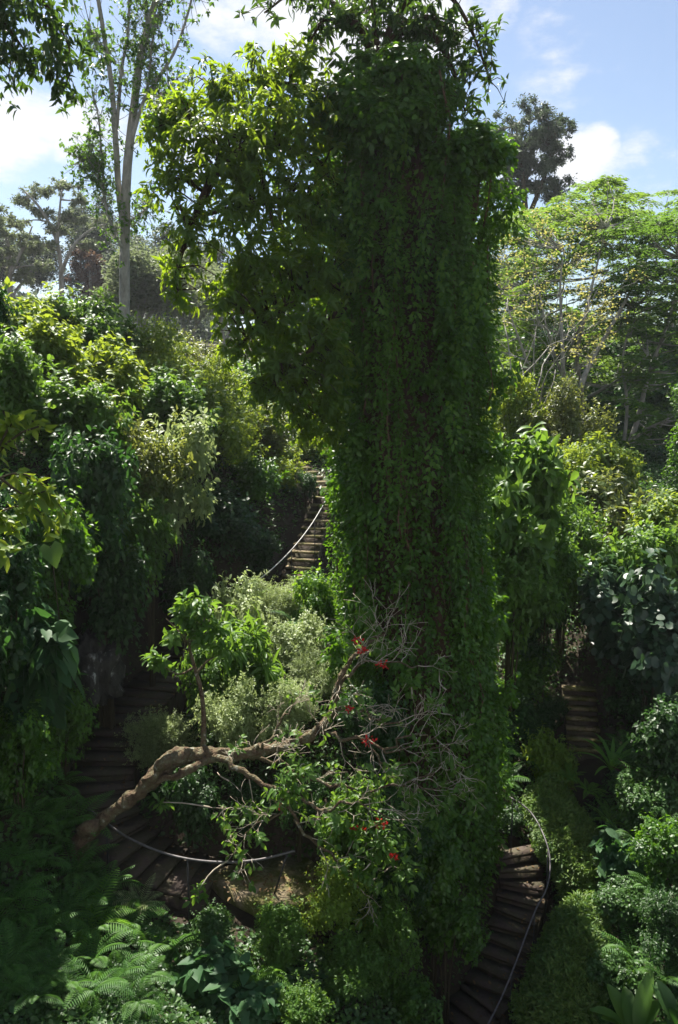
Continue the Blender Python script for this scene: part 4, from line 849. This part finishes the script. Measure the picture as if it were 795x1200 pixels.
for px, py, rp in [(419,750,5),(424,762,5),(449,779,6),(409,831,4),(432,868,8),(328,945,3),(416,972,4),(424,973,4),(446,964,8),(462,1003,4)]:   # red flower clusters
    c_ = at(px, py, 11.55)-b; n = 26; q_ = rp*11.5/FPX; P = c_+rvec(r, n)*r.uniform(.2, 1, (n, 1))*q_*np.array([1.2, 1, .8]); D = nrm(P-c_)+np.array([0, 0, .2])
    f = link('flower', leaf_mesh('flower', P, D, rvec(r, n)+np.array([0, -.5, .8]), .045, .032, 'oval', rng=r), M['red'], lt)
    t_ = allt[np.linalg.norm(allt-c_, axis=1).argmin()]; mm_ = MB(); mm_.tube([t_, c_], (.007, .005), 4); mm_.build('flower_stalk', M['twig'], f)
# upright leafy shoot
m = MB(); sp_ = []
for l, q_ in [([(238,884,11.95),(239,850,12),(237,815,12.05),(229,785,12.1),(222,755,12.15),(225,715,12.2)], .05), ([(230,790,12.1),(243,775,12),(262,765,12)], .025), ([(228,782,12.1),(210,790,12),(190,780,12)], .02), ([(222,755,12.1),(235,735,12),(245,710,12)], .018), ([(223,755,12.1),(205,735,12.2),(195,725,12.2)], .016), ([(218,740,12.1),(216,765,12),(212,775,12)],.012)]:
    q2 = spline(ats(l), 16)-b; m.tube(q2, np.linspace(q_, q_*.3, 16), 6, r, .08); sp_ += [(q2[9:], q_)]
sh = m.build('shoot', M['bark'], lt, smooth=True)
c2 = np.array([at(*q_) for q_ in [(225,705,12.2),(240,715,12),(212,720,12.2),(200,745,12.2),(255,740,12),(230,730,12.1),(185,775,12.1),(260,760,12),(235,745,12)]])-b
t2, d2 = blobs_tips(r, c2, np.full(len(c2), .22), 150, .9, .9, .1); P, D, N = twigs_to_leaves(r, t2, nrm(d2+np.array([0, 0, .3])), 5, .15, .9, .4); s = r.uniform(.7, 1.3, len(P))
link('foliage', leaf_mesh('foliage', P, D, N, .14*s, .075*s, 'oval', rng=r), M['broad'], sh)

# ------------------------------------------------------------------ light, sky, camera
sun = bpy.data.lights.new('sun', 'SUN'); sun.energy = 5.0; sun.angle = R(.5); sun.color = (1, .95, .86)
so = bpy.data.objects.new('sun', sun); C.objects.link(so)
sd = Vector((math.sin(SUN_AZ)*math.cos(SUN_EL), math.cos(SUN_AZ)*math.cos(SUN_EL), math.sin(SUN_EL)))
so.rotation_euler = sd.to_track_quat('Z', 'Y').to_euler(); so.location = (0, 0, 40)
w = bpy.data.worlds.new('World'); sc.world = w; w.use_nodes = True; nt = w.node_tree; N = nt.nodes; K = nt.links; N.clear()
out = N.new('ShaderNodeOutputWorld'); sky = N.new('ShaderNodeTexSky'); sky.sky_type = 'NISHITA'; sky.sun_disc = False
sky.sun_elevation = SUN_EL; sky.sun_rotation = SUN_AZ; sky.altitude = 200; sky.air_density = 1.0; sky.dust_density = .8; sky.ozone_density = 1.2
bg = N.new('ShaderNodeBackground'); bg.inputs['Strength'].default_value = .050; K.new(sky.outputs[0], bg.inputs['Color'])
tc = N.new('ShaderNodeTexCoord')
nz = N.new('ShaderNodeTexNoise'); nz.inputs['Scale'].default_value = 9; nz.inputs['Detail'].default_value = 9; nz.inputs['Roughness'].default_value = .62
mp = N.new('ShaderNodeMapping'); mp.inputs['Scale'].default_value = (1, 1, 2.2); K.new(tc.outputs['Generated'], mp.inputs['Vector']); K.new(mp.outputs[0], nz.inputs['Vector'])
def mth(op, a, b=None, c=None, clamp=False):
    m = N.new('ShaderNodeMath'); m.operation = op; m.use_clamp = clamp
    for i, v in enumerate((a, b, c)):
        if v is None: continue
        if isinstance(v, (int, float)): m.inputs[i].default_value = v
        else: K.new(v, m.inputs[i])
    return m.outputs[0]
acc = None
BACK_FILL = [((0, -1, .45), 38, 1.5), ((.8, -.5, .5), 20, 1.2)]   # unseen bright cloud added behind the viewer to fill the shade
for px, py, size, amp in [(20,155,3.8,1.0),(72,150,3.2,.95),(125,165,2.8,.75),(400,10,7,1.1),(290,40,5,.8),(470,20,6,1.0),(600,205,3.2,.6),(685,185,2.8,.95),(708,210,2.6,.75),(640,30,2.6,.3),(665,90,4.5,.3),(745,215,3,.55),(580,0,2.5,.45),(230,150,4,.7),(40,400,10,.3),(760,190,3,.45)]+[(q_, None, a_, b_) for q_, a_, b_ in BACK_FILL]:
    d = nrm(np.array(px)) if py is None else nrm(at(px, py, 1.)-np.array([0, 0, CAMZ]))
    dt = N.new('ShaderNodeVectorMath'); dt.operation = 'DOT_PRODUCT'; K.new(tc.outputs['Generated'], dt.inputs[0]); dt.inputs[1].default_value = tuple(d)
    mr = N.new('ShaderNodeMapRange'); mr.interpolation_type = 'SMOOTHSTEP'; mr.inputs['From Min'].default_value = math.cos(R(size)); mr.inputs['From Max'].default_value = 1; mr.inputs['To Max'].default_value = amp
    K.new(dt.outputs['Value'], mr.inputs['Value']); acc = mr.outputs[0] if acc is None else mth('MAXIMUM', acc, mr.outputs[0])
fac = mth('ADD', mth('MULTIPLY', acc, .62), mth('MULTIPLY_ADD', nz.outputs['Fac'], 2.2, -1.2))
fac = mth('MULTIPLY', mth('MINIMUM', mth('MULTIPLY', acc, 3.0), 1.0), fac)
mr = N.new('ShaderNodeMapRange'); mr.interpolation_type = 'SMOOTHSTEP'; mr.inputs['From Min'].default_value = .02; mr.inputs['From Max'].default_value = .62; mr.inputs['To Max'].default_value = .95; K.new(fac, mr.inputs['Value'])
bc = N.new('ShaderNodeBackground'); bc.inputs['Color'].default_value = (.97, .98, 1, 1); bc.inputs['Strength'].default_value = .34
mx = N.new('ShaderNodeMixShader'); K.new(mr.outputs[0], mx.inputs['Fac']); K.new(bg.outputs[0], mx.inputs[1]); K.new(bc.outputs[0], mx.inputs[2]); K.new(mx.outputs[0], out.inputs['Surface'])

cam = bpy.data.cameras.new('camera'); co = bpy.data.objects.new('camera', cam); C.objects.link(co)
co.location = (0, 0, CAMZ); co.rotation_euler = (R(90)-PITCH, 0, 0); cam.sensor_fit = 'VERTICAL'; cam.sensor_height = 36; cam.lens = 36*FPX/1200; cam.clip_end = 2000; cam.clip_start = .1
sc.camera = co
# hazy air
hz = MB(); hz.box8(np.array([(-200, -20, -2), (200, -20, -2), (200, 262, -2), (-200, 262, -2)], float), np.array([(-200, -20, 75), (200, -20, 75), (200, 262, 75), (-200, 262, 75)], float))
hm, hnt, hN, hK = mat_new('hazy_air'); ho = hN.new('ShaderNodeOutputMaterial'); hv = hN.new('ShaderNodeVolumePrincipled'); hv.inputs['Color'].default_value = (.9, .94, 1, 1); hv.inputs['Density'].default_value = .0003; hv.inputs['Anisotropy'].default_value = .3
hK.new(hv.outputs[0], ho.inputs['Volume']); tag(hz.build('haze', hm), kind='stuff')
sc.render.engine = 'CYCLES'; sc.render.resolution_x = 678; sc.render.resolution_y = 1024
sc.cycles.max_bounces = 6; sc.cycles.diffuse_bounces = 3; sc.cycles.glossy_bounces = 2; sc.cycles.transmission_bounces = 4; sc.cycles.caustics_reflective = False; sc.cycles.caustics_refractive = False
vs = sc.view_settings; vs.view_transform = 'Standard'; vs.look = 'None'; vs.exposure = 1.6; vs.gamma = 1
